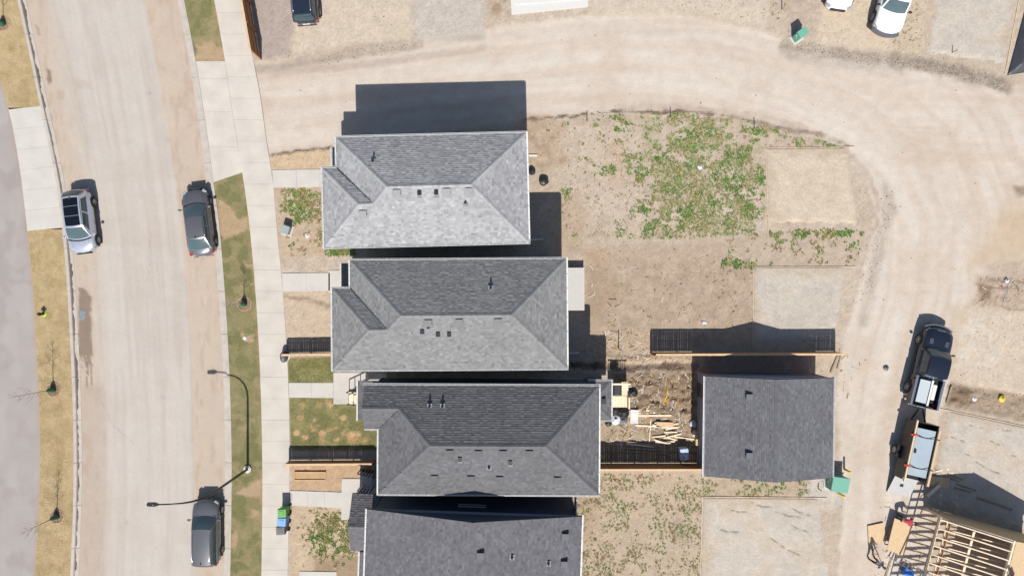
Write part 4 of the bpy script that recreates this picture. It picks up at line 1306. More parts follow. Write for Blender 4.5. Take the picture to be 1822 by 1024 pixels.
def car(name, label, cat, px, py, ang, L, W, kind, paint, z=0.005, rails=False, panroof=False, trim=False, front_dark=False):
    p = PROF[kind]
    x, y = g(px, py)
    E = thing(name, label, cat, (x, y, z), math.radians(ang))
    st = [(a * L, b, c, d) for a, b, c, d in p['st']]
    body = MB(); loft(body, st, W)
    xfb, xrb, xfr, xrr = [c * L for c in p['cab']]
    H, wb, wr, zb = p['H'], W / 2 * p['hw'], W / 2 * p['rw'], p['zb']
    def ws(u, v):
        return (lerp(xfb + .16 * (1 - u * u), xfr + .07 * (1 - u * u), v), u * lerp(wb, wr, v), lerp(zb - .03, H - .06 + .045 * (1 - u * u), v) + .05 * math.sin(math.pi * v))
    def rw(u, v):
        return (lerp(xrb - .10 * (1 - u * u), xrr - .04 * (1 - u * u), v), u * lerp(wb, wr, v), lerp(zb - .02, H - .06 + .045 * (1 - u * u), v) + .05 * math.sin(math.pi * v))
    def roof(u, v):   # v rear->front
        xx = lerp(xrr - .04 * (1 - u * u), xfr + .07 * (1 - u * u), v)
        return (xx, u * wr, H - .06 + .045 * (1 - u * u) + .05 * math.sin(math.pi * v))
    def side(sg):
        def f(u, v):  # u rear->front
            xr_, xf_ = lerp(xrb, xrr, v), lerp(xfb, xfr, v)
            zz = lerp(zb - .03, H - .06, v) + .05 * math.sin(math.pi * v) * 0
            return (lerp(xr_, xf_, u), sg * (lerp(wb, wr, v) + .03 * math.sin(math.pi * v)), zz)
        return f
    surf(body, ws, -1, 1, 0, 1, 8, 4, flip=False)
    surf(body, rw, -1, 1, 0, 1, 8, 4, flip=True)
    surf(body, roof, -1, 1, 0, 1, 8, 8, flip=True)
    surf(body, side(1), 0, 1, 0, 1, 8, 4, flip=True)
    surf(body, side(-1), 0, 1, 0, 1, 8, 4)
    b = body.build("body", paint, E, True)
    mb = MB(); surf(mb, ws, -.9, .9, .08, .94, 10, 5, .010); o = mb.build("windshield", M_windglass, E, True)
    if mb and Vector(ws(0, .5)).x: pass
    mb = MB(); surf(mb, rw, -.88, .88, .14, .9, 10, 5, .010, True); mb.build("rear_window", M_windglass if kind == 'sedan' else M_glass, E, True)
    for sg in (1, -1):
        for u0, u1 in (((.12, .5), (.54, .92)) if kind != 'suv' else ((.05, .24), (.27, .58), (.61, .93))):
            mb = MB(); surf(mb, side(sg), u0, u1, .2, .88, 6, 4, .010, sg > 0); mb.build("side_window", M_glass, E, True)
        if trim:
            mb = MB(); mb.tube([Vector(side(sg)(u, .92 if 0 < u < 1 else .2)) + Vector((0, sg * .015, 0)) for u in (.08, .16, .35, .6, .84, .95)], .018, 6); mb.build("window_trim", M_chrome, E, True)
        if rails:
            mb = MB(); pts = [Vector(roof(sg * .93, v)) + Vector((0, 0, .05 if 0.1 < v < .9 else .0)) for v in (.04, .12, .35, .6, .85, .93)]; mb.tube(pts, .026, 6); mb.build("roof_rail", M_chrome, E, True)
        # mirror
        mb = MB(); mx = xfb - .12 * (L / 4.7)
        mb.beam((mx, sg * (W / 2 - .08), zb + .02), (mx - .03, sg * (W / 2 + .08), zb + .06), .05, .04)
        mb.box(mx - .02, sg * (W / 2 + .12), zb + .08, .12, .2, .15, -sg * .2)
        mb.build("mirror", paint if not front_dark else M_black, E, bevel=.03)
        # door shut lines and sill shadow gap
        mb = MB(); mb.beam((-.28 * L, sg * (W / 2 - .004), .36), (.28 * L, sg * (W / 2 - .004), .36), .02, .09); mb.build("sill", M_black, E)
        for dx in (.02, -.17):
            mb = MB(); mb.box(dx * L, sg * (W / 2 + .004), zb - .14, .2, .03, .03); mb.build("door_handle", M_chrome if trim else paint, E)
        # lamps
        mb = MB(); mb.box(.437 * L, sg * W * .385, lerp(.5, p['st'][-3][1], .66), .30, .20, .12, -sg * .75); mb.build("headlight", M_head, E, bevel=.03)
        mb = MB(); mb.box(-.452 * L, sg * W * .42, .86 if kind != 'sedan' else .78, .22, .14, .13, sg * .7); mb.build("tail_light", M_red, E, bevel=.03)
        for fx in (.30, -.29):
            fx = fx * L
            r = .40 if kind == 'pickup' else .345
            mb = MB(); ring = [(fx + (r + .06) * math.cos(t), sg * (W / 2 - .012), r + (r + .06) * math.sin(t)) for t in [math.pi * k / 12 for k in range(-1, 14)]]
            mb.tube(ring, .045, 6); mb.build("wheel_arch", M_black, E, True)
            wheel(E, fx, sg * (W / 2 - .085), r, sg)
    # cowl, grille, bumpers
    mb = MB()
    for i in range(8):
        u0, u1 = -1 + i / 4, -1 + (i + 1) / 4
        a, c = Vector(ws(u0 * .96, 0)), Vector(ws(u1 * .96, 0))
        mb.beam(a + Vector((.05, 0, .0)), c + Vector((.05, 0, .0)), .1, .035)
    mb.build("cowl", M_black, E)
    mb = MB(); mb.box(.49 * L, 0, .62, .07, W * .55, .26); mb.build("grille", M_black, E, bevel=.02)
    if kind == 'pickup':
        mb = MB()
        for i in range(6):
            y0, y1 = (-1 + i / 3) * W * .46, (-1 + (i + 1) / 3) * W * .46
            xo = lambda yy: .512 * L - .30 * (abs(yy) / (W / 2)) ** 2
            mb.beam((xo(y0), y0, .66), (xo(y1), y1, .66), .2, .3)
        mb.build("front_bumper", mat("bumper_grey", (.10, .10, .12), .4), E)
    mb = MB(); mb.box(-.492 * L, 0, .5, .08, W * .74, .2); mb.build("rear_bumper", paint if kind != 'pickup' else M_chrome, E, bevel=.03)
    mb = MB(); mb.box(-.497 * L, 0, .72, .02, .5, .14); mb.build("number_plate", M_white, E)
    if kind in ('suv', 'sedan', 'hatch'):
        mb = MB(); q = Vector(roof(0, .06)); mb.beam(q + Vector((.1, 0, .01)), q + Vector((-.06, 0, .07)), .04, .05); mb.build("roof_antenna", M_black, E)
    if panroof:
        for v0, v1 in ((.05, .315), (.33, .635), (.65, .96)):
            mb = MB(); surf(mb, roof, -.82, .82, v0, v1, 6, 4, .012, True); mb.build("roof_glass_pane", M_roofglass, E, True)
    # bonnet creases
    hz = lambda xx: np.interp(xx / L, [s[0] for s in p['st']], [s[1] for s in p['st']])
    for sg in (1, -1):
        mb = MB(); pts = [(xx, sg * W * lerp(.33, .29, (xx / L - .25) / .19), float(hz(xx)) + .008) for xx in np.linspace(.25 * L, .44 * L, 6)]
        mb.tube(pts, .012, 5); mb.build("bonnet_crease", paint, E, True)
    return E, roof

P_silver = mat("silver_paint", (0.50, 0.53, 0.60), .25, var=.02, metallic=.55, coat=.6)
P_grey = mat("dark_grey_paint", (0.105, 0.105, 0.115), .3, var=.02, metallic=.5, coat=.5)
P_grey2 = mat("graphite_paint", (0.15, 0.15, 0.16), .3, var=.02, metallic=.5, coat=.5)
P_black = mat("blue_black_paint", (0.018, 0.024, 0.042), .22, var=.02, metallic=.2, coat=.6)
P_navy = mat("black_paint", (0.013, 0.018, 0.032), .25, var=.02, metallic=.2, coat=.5)
P_white = mat("white_paint", (0.72, 0.73, 0.75), .3, var=.01, coat=.5)

car("parked_suv", "silver crossover with black glass roof parked at the left kerb", "car", 154, 396, -83.3, 4.55, 1.86, 'hatch', P_silver, panroof=True)
car("parked_sedan", "dark grey sedan with chrome window trim parked at the right kerb", "car", 361, 397, 97.5, 4.85, 1.84, 'sedan', P_grey2, trim=True)
car("parked_suv", "dark grey station wagon with silver roof rails parked under the street lamp arm", "car", 376, 939, 90.3, 4.75, 1.86, 'suv', P_grey2, rails=True)
car("parked_suv", "blue-black sport utility with roof rails cut by the top edge", "car", 547, -7, 94.5, 4.7, 1.84, 'suv', P_black, z=.11, rails=True)
car("parked_sedan", "white car only whose rounded end shows at the top edge", "car", 1490, -32, -98, 4.8, 1.86, 'sedan', P_white, z=.11)
car("parked_truck", "white pickup with dark front bumper and windshield painted in reflected-sky teal at the top right", "truck", 1580, 3, -104.5, 5.4, 2.0, 'pickup', P_white, z=.11, front_dark=True)
PK, _ = car("pickup_truck", "black pickup with open cargo bed standing in the dirt lane", "truck", 1641, 650, 76.3, 5.75, 2.02, 'pickup', P_navy, z=.09, front_dark=True)
WT = [o for o in bpy.data.objects if o.name.startswith("parked_truck")][0]
def pickup_bed(E, L, W, paint):
    x0, x1 = -.492 * L, -.128 * L
    for sg in (1, -1):
        mb = MB(); mb.span(x0, x1, sg * (W / 2 - .02), sg * (W / 2 - .13), .78, 1.24); mb.build("bed_side", paint, E, bevel=.02)
        mb = MB(); mb.span(x0, x1, sg * (W / 2 - .005), sg * (W / 2 - .145), 1.242, 1.262); mb.build("bed_rail", M_chrome, E)
    mb = MB(); mb.span(x0, x0 + .08, -W / 2 + .14, W / 2 - .14, .78, 1.22); mb.build("tailgate", paint, E, bevel=.02)
    mb = MB(); mb.span(x1 - .06, x1, -W / 2 + .14, W / 2 - .14, .78, 1.26); mb.build("bulkhead", paint, E)
    mb = MB(); mb.span(x0 + .085, x1 - .065, -W / 2 + .14, W / 2 - .14, .80, .83); mb.build("bed_liner", M_black, E)
for E_, L_, W_, p_ in ((PK, 5.75, 2.02, P_navy), (WT, 5.4, 2.0, P_white)):
    pickup_bed(E_, L_, W_, p_)
# bonnet scoops and light bar of the black pickup
for sg in (1, -1):
    mb = MB(); mb.box(.31 * 5.75, sg * .55, 1.19, .36, .26, .03, .1 * sg); mb.build("bonnet_scoop", P_grey, PK, bevel=.01)
mb = MB(); mb.box(.455 * 5.75, 0, 1.135, .05, .55, .02); mb.build("bonnet_badge", M_chrome, PK)

def on(E, x, y, z):
    c, s = math.cos(E.rotation_euler.z), math.sin(E.rotation_euler.z)
    return (E.location.x + c * x - s * y, E.location.y + s * x + c * y, E.location.z + z)
def load_box(name, label, cat, E, x0, x1, y0, y1, z0, z1, m, bevel=.01, group=None):
    q = on(E, (x0 + x1) / 2, (y0 + y1) / 2, z0)
    mb = MB(); mb.span(-(x1 - x0) / 2, (x1 - x0) / 2, -(y1 - y0) / 2, (y1 - y0) / 2, 0, z1 - z0)
    o = mb.build(name, m, None, bevel=bevel); o.location = q; o.rotation_euler = (0, 0, E.rotation_euler.z)
    return tag(o, label, cat, group)
M_panel = mat("pale_panel", (0.40, 0.44, 0.46), .55, var=.06, scale=2)
load_box("panel_stack", "pale panels stacked in the bed of the black pickup", "panels", PK, -2.55, -.95, -.12, .62, .835, 1.12, M_panel)
load_box("white_pipe", "white length of trim lying along the black pickup's bed", "trim", PK, -2.7, -.86, -.34, -.2, 1.0, 1.1, M_white)
load_box("white_bag", "crumpled white sack beside the panels in the pickup bed", "sack", PK, -2.2, -1.1, -.72, -.42, .835, 1.0, M_white, .06)

# ---- utility trailer
TX, TY = g(1614, 795)
TR = thing("utility_trailer", "dark utility trailer loaded with sheathing and long timbers", "trailer", (TX, TY, .09), math.radians(77.5))
tl, tw_ = 4.1, 1.75
mb = MB(); mb.span(-tl / 2, tl / 2, -tw_ / 2, tw_ / 2, .5, .6); mb.build("bed", M_blackmet, TR)
M_trailer = mat("brown_black_steel", (0.035, 0.028, 0.022), .5, var=.2)
for sg in (1, -1):
    mb = MB(); mb.span(-tl / 2, tl / 2, sg * (tw_ / 2 + .003), sg * (tw_ / 2 - .04), .6, 1.45); mb.build("side_wall", M_trailer, TR)
    mb = MB(); mb.span(-tl / 2, tl / 2, sg * (tw_ / 2 + .02), sg * (tw_ / 2 - .06), 1.452, 1.51); mb.build("top_rail", M_blackmet, TR)
    wheel(TR, -.3, sg * (tw_ / 2 + .17), .36, sg)
    mb = MB(); mb.span(-.75, .15, sg * (tw_ / 2 + .02), sg * (tw_ / 2 + .32), .76, .79); mb.build("mudguard", M_blackmet, TR)
mb = MB(); mb.span(tl / 2 - .04, tl / 2, -tw_ / 2 + .05, tw_ / 2 - .05, .6, 1.45); mb.build("front_wall", M_trailer, TR)
mb = MB(); mb.beam((tl / 2, .5, .5), (tl / 2 + 1.15, 0, .5), .08, .1); mb.beam((tl / 2, -.5, .5), (tl / 2 + 1.15, 0, .5), .08, .1); mb.build("drawbar", M_blackmet, TR)
mb = MB(); mb.add([(-tl / 2, -tw_ / 2 + .05, .6), (-tl / 2, tw_ / 2 - .05, .6), (-tl / 2 - 1.35, tw_ / 2 - .05, .04), (-tl / 2 - 1.35, -tw_ / 2 + .05, .04)] + [(-tl / 2 + .02, -tw_ / 2 + .05, .64), (-tl / 2 + .02, tw_ / 2 - .05, .64), (-tl / 2 - 1.33, tw_ / 2 - .05, .09), (-tl / 2 - 1.33, -tw_ / 2 + .05, .09)], [(0, 1, 2, 3), (4, 7, 6, 5), (0, 4, 5, 1), (1, 5, 6, 2), (2, 6, 7, 3), (3, 7, 4, 0)])
mb.build("ramp", mat("grey_ramp", A(196, 196, 194), .7, var=.1), TR)
M_wrap = mat("pale_blue_sheet", A(186, 202, 212), .55, var=.06, scale=2)
for i in range(4):
    o = load_box("sheathing_bundle", ("lowest pale blue sheathing bundle, on the trailer floor", "second pale blue sheathing bundle from the trailer floor", "pale blue sheathing bundle just under the topmost one on the trailer", "topmost pale blue sheathing bundle on the trailer, under the straps")[i], "sheathing", TR, -1.62 - .01 * i, 1.6 + .015 * i, -.72, .62 - .01 * i, .605 + .235 * i, .835 + .235 * i, M_wrap, .01, "sheathing on the trailer")
load_box("timber_beam", "yellow timber beam along the left side of the trailer load", "timber", TR, -2.15, 2.15, .68, .79, 1.515, 1.66, mat('yellow_timber', (.6, .44, .26), .75, var=.15))
load_box("timber_beam", "timber beam along the right side of the trailer beside the gravel", "timber", TR, -2.15, 1.75, -.98, -.83, 1.515, 1.66, mat('tan_timber', (.5, .35, .22), .75, var=.15))
def strap(x, label):
    mb = MB()
    pts = [(x, .87, 1.4), (x, .84, 1.68), (x, .62, 1.685), (x - .05, .1, 1.56), (x - .04, -.3, 1.555), (x + .02, -.72, 1.69), (x + .02, -1.02, 1.69), (x + .02, -1.05, 1.4)]
    for a, b in zip(pts[:-1], pts[1:]): mb.beam(on(TR, *a), on(TR, *b), .05, .014)
    o = mb.build("ratchet_strap", M_blackmet); tag(o, label, "strap", "straps on the trailer")
    mb = MB(); mb.box(*on(TR, x, .88, 1.62), .12, .2, .1, TR.rotation_euler.z); mb.box(*on(TR, x, .66, 1.70), .09, .28, .03, TR.rotation_euler.z)
    mb.build("ratchet", mat("red_webbing", (.5, .03, .02), .6), o)
strap(1.1, "black strap with red ratchet across the trailer load, nearer the pickup")
strap(-1.05, "black strap with red ratchet across the trailer load, nearer the ramp")
load_box("hand_tool", "small dark tool lying on the pale sheathing", "tool", TR, -.1, .18, .36, .5, 1.555, 1.62, M_black, .01)
load_box("paper_box", "small white box with dark mark on the trailer ramp", "box", TR, -2.75, -2.55, .0, .2, .34, .46, M_black, .01)

# ------------------------------------------------------------------ street furniture and utilities
def street_lamp():
    x, y = g(442, 833)
    E = thing("street_lamp", "tall black street lamp whose long arm curves over the road", "street lamp", (x, y, .11))
    mb = MB(); mb.cyl(0, 0, -.1, .12, .27, 24); mb.build("footing", M_conc, E)
    mb = MB(); mb.cyl(0, 0, .12, .16, .19, 8); 
    for k in range(4): mb.cyl(.14 * math.cos(k * math.pi / 2 + .8), .14 * math.sin(k * math.pi / 2 + .8), .15, .22, .025, 6)
    mb.build("base_plate", M_white, E)
    pts = [(0, 0, .15), (0, 0, 3), (0, 0, 5.9), (-.06, 0, 6.5), (-.25, 0, 7.05), (-.55, 0, 7.45), (-.95, 0, 7.72), (-1.5, 0, 7.88), (-2.3, 0, 7.95)]
    mb = MB(); mb.tube(pts, [.095, .085, .075, .068, .062, .056, .05, .045, .04], 12); mb.build("pole", M_blackmet, E, True)
    mb = MB(); mb.add([(-2.25, -.07, 7.92), (-2.25, .07, 7.92), (-2.45, .13, 7.9), (-2.9, .12, 7.9), (-2.95, -.0, 7.9), (-2.9, -.12, 7.9), (-2.45, -.13, 7.9),
                       (-2.25, -.06, 8.0), (-2.25, .06, 8.0), (-2.45, .11, 8.01), (-2.88, .1, 7.98), (-2.93, 0, 7.98), (-2.88, -.1, 7.98), (-2.45, -.11, 8.01)],
                      [(0, 1, 2, 3, 4, 5, 6), (13, 12, 11, 10, 9, 8, 7)] + [(i, (i + 1) % 7 + 0, 7 + (i + 1) % 7, 7 + i)[::-1] for i in range(7)])
    lm = mb.build("luminaire", M_blackmet, E)
    mb = MB(); mb.box(-2.65, 0, 7.892, .3, .16, .012); mb.build("lens", M_head, lm)
    mb = MB(); mb.cyl(-2.5, 0, 8.0, 8.07, .04, 10); mb.build("photocell", M_rim, lm)
street_lamp()

def wheelie_bin(label, px, py, m, rz):
    x, y = g(px, py)
    E = thing("wheelie_bin", label, "bin", (x, y, .132), rz, "bins at the sidewalk edge")
    mb = MB(); mb.add([(-.24, -.24, .05), (.24, -.24, .05), (.24, .24, .05), (-.24, .24, .05), (-.29, -.29, .95), (.29, -.29, .95), (.29, .29, .95), (-.29, .29, .95)], MB.BF)
    mb.build("body", m, E, bevel=.03)
    mb = MB(); mb.add([(-.31, -.31, .952), (.31, -.31, .952), (.31, .31, .952), (-.31, .31, .952), (-.27, -.27, 1.05), (.27, -.27, 1.02), (.27, .27, 1.02), (-.27, .27, 1.05)], MB.BF)
    lid = mb.build("lid", m, E, bevel=.03)
    mb = MB(); mb.box(-.02, 0, 1.045, .3, .32, .02); mb.build("lid_panel", m, lid, bevel=.01)
    mb = MB(); mb.tube([(.33, -.24, .98), (.38, -.2, .99), (.38, .2, .99), (.33, .24, .98)], .018, 6); mb.build("handle", M_black, E)
    for sg in (1, -1):
        mb = MB(); mb.tube([(.27, sg * .25, .1), (.27, sg * .31, .1)], .1, 14); mb.build("wheel", M_rubber, E)
wheelie_bin("green wheelie bin, uppermost of three at the sidewalk edge", 511, 903, mat("green_bin", (0.10, 0.30, 0.06), .5), .03)
wheelie_bin("blue wheelie bin between the green and the black one", 510.5, 918.5, mat("blue_bin", (0.14, 0.30, 0.62), .5), -.05)
wheelie_bin("black wheelie bin, lowest of three at the sidewalk edge", 508.5, 933.5, mat("black_bin", (0.10, 0.10, 0.11), .5), .05)

def tbox(name, label, px, py, w, d, h, rz, m, slope=.08):
    x, y = g(px, py)
    E = thing(name, label, "utility box", (x, y, gz(x, y)), rz)
    mb = MB(); mb.span(-w / 2 - .12, w / 2 + .12, -d / 2 - .12, d / 2 + .12, -.15, .06); mb.build("plinth", M_conc, E, bevel=.02)
    mb = MB(); mb.add([(-w / 2, -d / 2, .06), (w / 2, -d / 2, .06), (w / 2, d / 2, .06), (-w / 2, d / 2, .06), (-w / 2, -d / 2, h), (w / 2, -d / 2, h), (w / 2, d / 2, h), (-w / 2, d / 2, h)], MB.BF)
    mb.build("cabinet", m, E, bevel=.02)
    mb = MB(); mb.add([(-w / 2 - .03, -d / 2 - .03, h + .002), (w / 2 + .03, -d / 2 - .03, h + .002), (w / 2 + .03, d / 2 + .03, h + .002), (-w / 2 - .03, d / 2 + .03, h + .002), (-w / 2 - .03, -d / 2 - .03, h + .06), (w / 2 + .03, -d / 2 - .03, h + .06), (w / 2 + .03, d / 2 + .03, h + .06 + slope), (-w / 2 - .03, d / 2 + .03, h + .06 + slope)], MB.BF)
    mb.build("lid", m, E, bevel=.02)
    mb = MB(); mb.box(-w / 2 - .02, 0, h * .55, .04, .06, .2); mb.build("lock_handle", M_alu, E)
    mb = MB(); mb.box(-w / 2 - .006, .2 * d, h * .7, .01, .2 * d, .14); mb.build("label_plate", M_white, E)
    return E
tbox("transformer_box", "pale green transformer box between yellow bollards at the garage corner", 1482, 854, 1.12, 1.0, .95, math.radians(-8), M_green)
tbox("utility_pedestal", "slim green utility box on its pad in front of the white vehicles", 1416, 69, .62, .45, 1.05, math.radians(35), M_green)
tbox("utility_pedestal", "small grey utility box on the weedy front lawn near the sidewalk", 513, 410, .5, .55, .55, math.radians(-18), mat("grey_enamel", A(170, 180, 182), .5))
def bollard(px, py, label, h=1.0):
    x, y = g(px, py)
    E = thing("bollard", label, "bollard", (x, y, gz(x, y)), 0, "bollards by the transformer")
    mb = MB(); mb.cyl(0, 0, -.2, h - .04, .075, 16); mb.build("post", M_yellow, E, True)
    mb = MB(); mb.cyl(0, 0, h - .04, h, .075, 16, .05); mb.build("cap", M_yellow, E)
bollard(1501, 833, "yellow bollard above the green transformer box")
bollard(1490, 875, "yellow bollard below the green transformer box")

def round_thing(name, label, cat, px, py, m, prof, rz=0, sx=1, sy=1, z=None, n=18):
    x, y = g(px, py)
    E = thing(name, label, cat, (x, y, gz(x, y) if z is None else z), rz)
    mb = MB(); vs = []; fs = []
    for r, zz in prof:
        vs += [(sx * r * math.cos(2 * math.pi * k / n), sy * r * math.sin(2 * math.pi * k / n), zz) for k in range(n)]
    for i in range(len(prof) - 1):
        for k in range(n):
            fs.append((i * n + k, i * n + (k + 1) % n, (i + 1) * n + (k + 1) % n, (i + 1) * n + k))
    fs.append(tuple((len(prof) - 1) * n + k for k in range(n)))
    mb.add(vs, fs)
    mb.build("shell", m, E, True)
    return E
E = round_thing("utility_pedestal", "dark grey rounded pedestal at the sidewalk end of the front fence", "pedestal", 509, 633, mat("dark_grey_plastic", (.075, .085, .095), .5), [(.26, -.05), (.27, .45), (.25, .58), (.16, .66), (.02, .68)], 0, .85, 1.5)
mb = MB(); mb.cyl(0, 0, -.02, .05, .36, 16); mb.build("collar", M_conc, E)

E = thing("fire_hydrant", "small dark hydrant with lime green collar in the golden verge", "hydrant", (*g(80, 558), .12))
mb = MB(); mb.cyl(0, 0, 0, .5, .1, 14); mb.cyl(0, 0, .5, .62, .13, 14, .05); mb.build("barrel", M_black, E, True)
for sg in (1, -1):
    mb = MB(); mb.tube([(sg * .08, 0, .4), (sg * .2, 0, .4)], .06, 10); mb.build("outlet", M_black, E)
mb = MB(); mb.cyl(0, 0, 0, .05, .2, 16, .14); mb.build("collar", mat("lime_enamel", (.35, .5, .04), .5), E)

x, y = g(147, 560)
E = thing("storm_drain", "grey-blue storm drain grate in the wet patch", "drain", (x, y, .003), -.1)
mb = MB(); mb.span(-.22, .22, -.36, .36, 0, .012); mb.build("frame", mat("drain_steel", (.26, .27, .28), .45, metallic=.4), E)
for i in range(7):
    mb = MB(); mb.span(-.18, .18, -.31 + .09 * i, -.27 + .09 * i, .0125, .03); mb.build("bar", mat("drain_bar", (.32, .34, .36), .45, metallic=.3), E)
x, y = g(437, 601)
E = thing("valve_cover", "small white valve cover set in the green verge", "cover", (x, y, .11))
mb = MB(); mb.cyl(0, 0, 0, .06, .15, 20); mb.build("collar", M_conc2, E)
mb = MB(); mb.cyl(0, 0, .0605, .08, .1, 20); mb.build("lid", M_white, E)

# ---- young bare street trees with watering bags
def street_tree(label, px, py, h, seed, z=.12):
    rng = random.Random(seed)
    x, y = g(px, py)
    E = thing("street_tree", label, "tree", (x, y, z), 0, "young bare street trees")
    lean = Vector((rng.uniform(-.03, .03), rng.uniform(-.03, .03), 1))
    tr = [lean * (h * t) + Vector((rng.uniform(-.03, .03), rng.uniform(-.03, .03), 0)) * t for t in (0, .15, .3, .45, .6, .75, .9, 1)]
    mb = MB(); mb.tube(tr, [.038, .033, .029, .024, .019, .014, .01, .005], 8); mb.build("trunk", mat("bark_grey", (.30, .25, .22), .85, var=.2), E, True)
    mb = MB()
    def branch(p, d, l, r, lev):
        pts = [p]; q = p.copy(); dd = d.copy()
        for i in range(4):
            dd = (dd + Vector((rng.uniform(-.18, .18), rng.uniform(-.18, .18), rng.uniform(.0, .2)))).normalized()
            q = q + dd * (l / 4); pts.append(q.copy())
        mb.tube(pts, [r, r * .8, r * .6, r * .45, r * .25], 5)
        if lev < 2:
            for i in (1, 2, 3, 4):
                for _ in range(1 if lev else 2):
                    a = rng.uniform(0, 6.28)
                    nd = (dd + Vector((math.cos(a), math.sin(a), .25)) * .8).normalized()
                    branch(pts[i], nd, l * rng.uniform(.3, .5), r * .45, lev + 1)
    for k in range(15):
        t = .38 + .6 * k / 15
        i = int(t * 7); f = t * 7 - i
        p = tr[i].lerp(tr[min(i + 1, 7)], f)
        a = k * 2.4 + rng.uniform(-.3, .3)
        branch(p, Vector((math.cos(a), math.sin(a), .9)).normalized(), h * .28 * (1.15 - t) + .12, .0095, 0)
    mb.build("crown", mat("twig_grey", (.36, .30, .27), .85, var=.2), E)
    mb = MB(); n = 14; vs = []; fs = []
    for r, zz in ((.19, .0), (.2, .12), (.17, .4), (.10, .62), (.05, .72), (.04, .74)):
        vs += [(r * (1 + .12 * math.sin(3 * k)) * math.cos(2 * math.pi * k / n) * (1.1 if k % 2 else 1), r * (1 + .1 * math.cos(2 * k)) * math.sin(2 * math.pi * k / n), zz) for k in range(n)]
    for i in range(5):
        for k in range(n): fs.append((i * n + k, i * n + (k + 1) % n, (i + 1) * n + (k + 1) % n, (i + 1) * n + k))
    mb.add(vs, fs); mb.build("watering_bag", mat("green_bag", (.012, .11, .055), .5, var=.15), E, True)
    mb = MB()
    mb.tube([(.5 * math.cos(a) * rng.uniform(.92, 1.08), .5 * math.sin(a) * rng.uniform(.92, 1.08), .0) for a in [k * 2 * math.pi / 20 for k in range(21)]], .04, 5)
    for k in range(90):
        a, r_ = rng.uniform(0, 6.28), rng.uniform(.2, .52)
        mb.box(r_ * math.cos(a), r_ * math.sin(a), .02, rng.uniform(.03, .09), .025, .02, rng.uniform(0, 3.1))
    o = mb.build("mulch_ring", mat("bark_mulch", (.36, .25, .18), .9, var=.3, scale=12), E); o["kind"] = "stuff"
street_tree("young bare tree with green bag in the golden verge near the lower puddle", 97, 692, 3.9, 1)
street_tree("young bare tree with green bag, lowest in the golden verge", 103, 917, 3.5, 2)
street_tree("young bare tree with green bag in the right-hand green verge", 436, 540, 3.1, 3)
street_tree("young bare tree at the top left corner of the golden verge", 8, 44, 3.6, 4)

# ---- survey stakes
def stake(px, py, h, label):
    x, y = g(px, py)
    E = thing("survey_stake", label, "stake", (x, y, gz(x, y)), random.uniform(0, 1), "survey stakes")
    mb = MB(); mb.add([(-.03, -.02, -.1), (.03, -.02, -.1), (.03, .02, -.1), (-.03, .02, -.1), (-.03, -.02, h), (.03, -.02, h), (.03, .02, h), (-.03, .02, h)], MB.BF)
    mb.build("shaft", M_oldlumber, E)
    mb = MB(); mb.span(-.034, .034, -.024, .024, h - .1, h - .02); mb.build("painted_tip", mat("orange_paint", (.6, .16, .04), .6), E)
stake(1044, 217, .85, "leftmost survey stake on the alley edge of the weedy lot")
stake(1192, 210, .85, "middle survey stake on the alley edge of the weedy lot")
stake(1341, 230, .95, "rightmost survey stake on the alley edge of the weedy lot")
stake(1100, 619, 1.55, "tall stake in the bare yard behind the mid-grey house")
stake(1455, 868, .5, "short stake in the gravel left of the green transformer")
stake(1390, 18, .8, "stake standing by the slim green utility box")
stake(1692, 95, .65, "stake in the gravel pad at the top right")

# ------------------------------------------------------------------ garage being framed, bottom right
FO = Vector(g(1643, 900))
FR = thing("unfinished_garage", "open timber garage frame with bare rafters at the bottom right", "building frame", (FO.x, FO.y, .12), math.radians(-15))
FW, FD, FE, FP = 7.2, 7.5, 2.7, 3.95     # width, depth, plate height, ridge height
def fz(x): return FE + (FP - FE) * (1 - abs(x - FW / 2) / (FW / 2))
def fpart(name, m, fn, parent=FR):
    mb = MB(); fn(mb); return mb.build(name, m, parent)
for x in (.045, FW - .045):
    for z0 in (FE - .09, FE - .135): fpart("top_plate", M_lumber, lambda b: b.span(x - .045, x + .045, -FD, 0, z0, z0 + .042))
    for yy in (-.1, -FD + .1): fpart("corner_post", M_lumber, lambda b: b.span(x - .045, x + .045, yy - .07, yy + .07, 0, FE - .138))
for i in range(13):
    x = .3 + .55 * i
    if x < FW - .2: fpart("stud", M_lumber, lambda b: b.span(x - .02, x + .02, -.10, -.012, .045, fz(x) - .2))
for i in range(10):
    yy = -.5 - .6 * i * 1.2
    if yy > -FD: fpart("stud", M_lumber, lambda b: b.span(FW - .09, FW - .0, yy - .02, yy + .02, .0, FE - .14))
for i in range(6):
    x0, x1 = 1.2 * i, 1.2 * (i + 1)
    def pan(b, x0=x0, x1=x1):
        a, c = fz(x0 + .004) - .02, fz(x1 - .004) - .02
        b.add([(x0 + .004, 0, 0), (x1 - .004, 0, 0), (x1 - .004, .012, 0), (x0 + .004, .012, 0), (x0 + .004, 0, a), (x1 - .004, 0, c), (x1 - .004, .012, c), (x0 + .004, .012, a)], MB.BF)
    fpart("sheathing_panel", M_osb, pan)
    fpart("gable_plate", M_lumber, lambda b: b.beam((x0, -.05, fz(x0 + .001) - .01), (x1, -.05, fz(x1 - .001) - .01), .09, .04))
fpart("ridge_board", M_lumber, lambda b: b.span(FW / 2 - .06, FW / 2 + .06, -FD, 0, FP - .12, FP + .06))
fpart("purlin", M_lumber, lambda b: b.span(1.75, 1.9, -FD, -.13, FE + .0, FE + .06))
fpart("fascia_board", M_lumber, lambda b: b.span(-.5, -.46, -FD, .02, FE - .26, FE - .06))
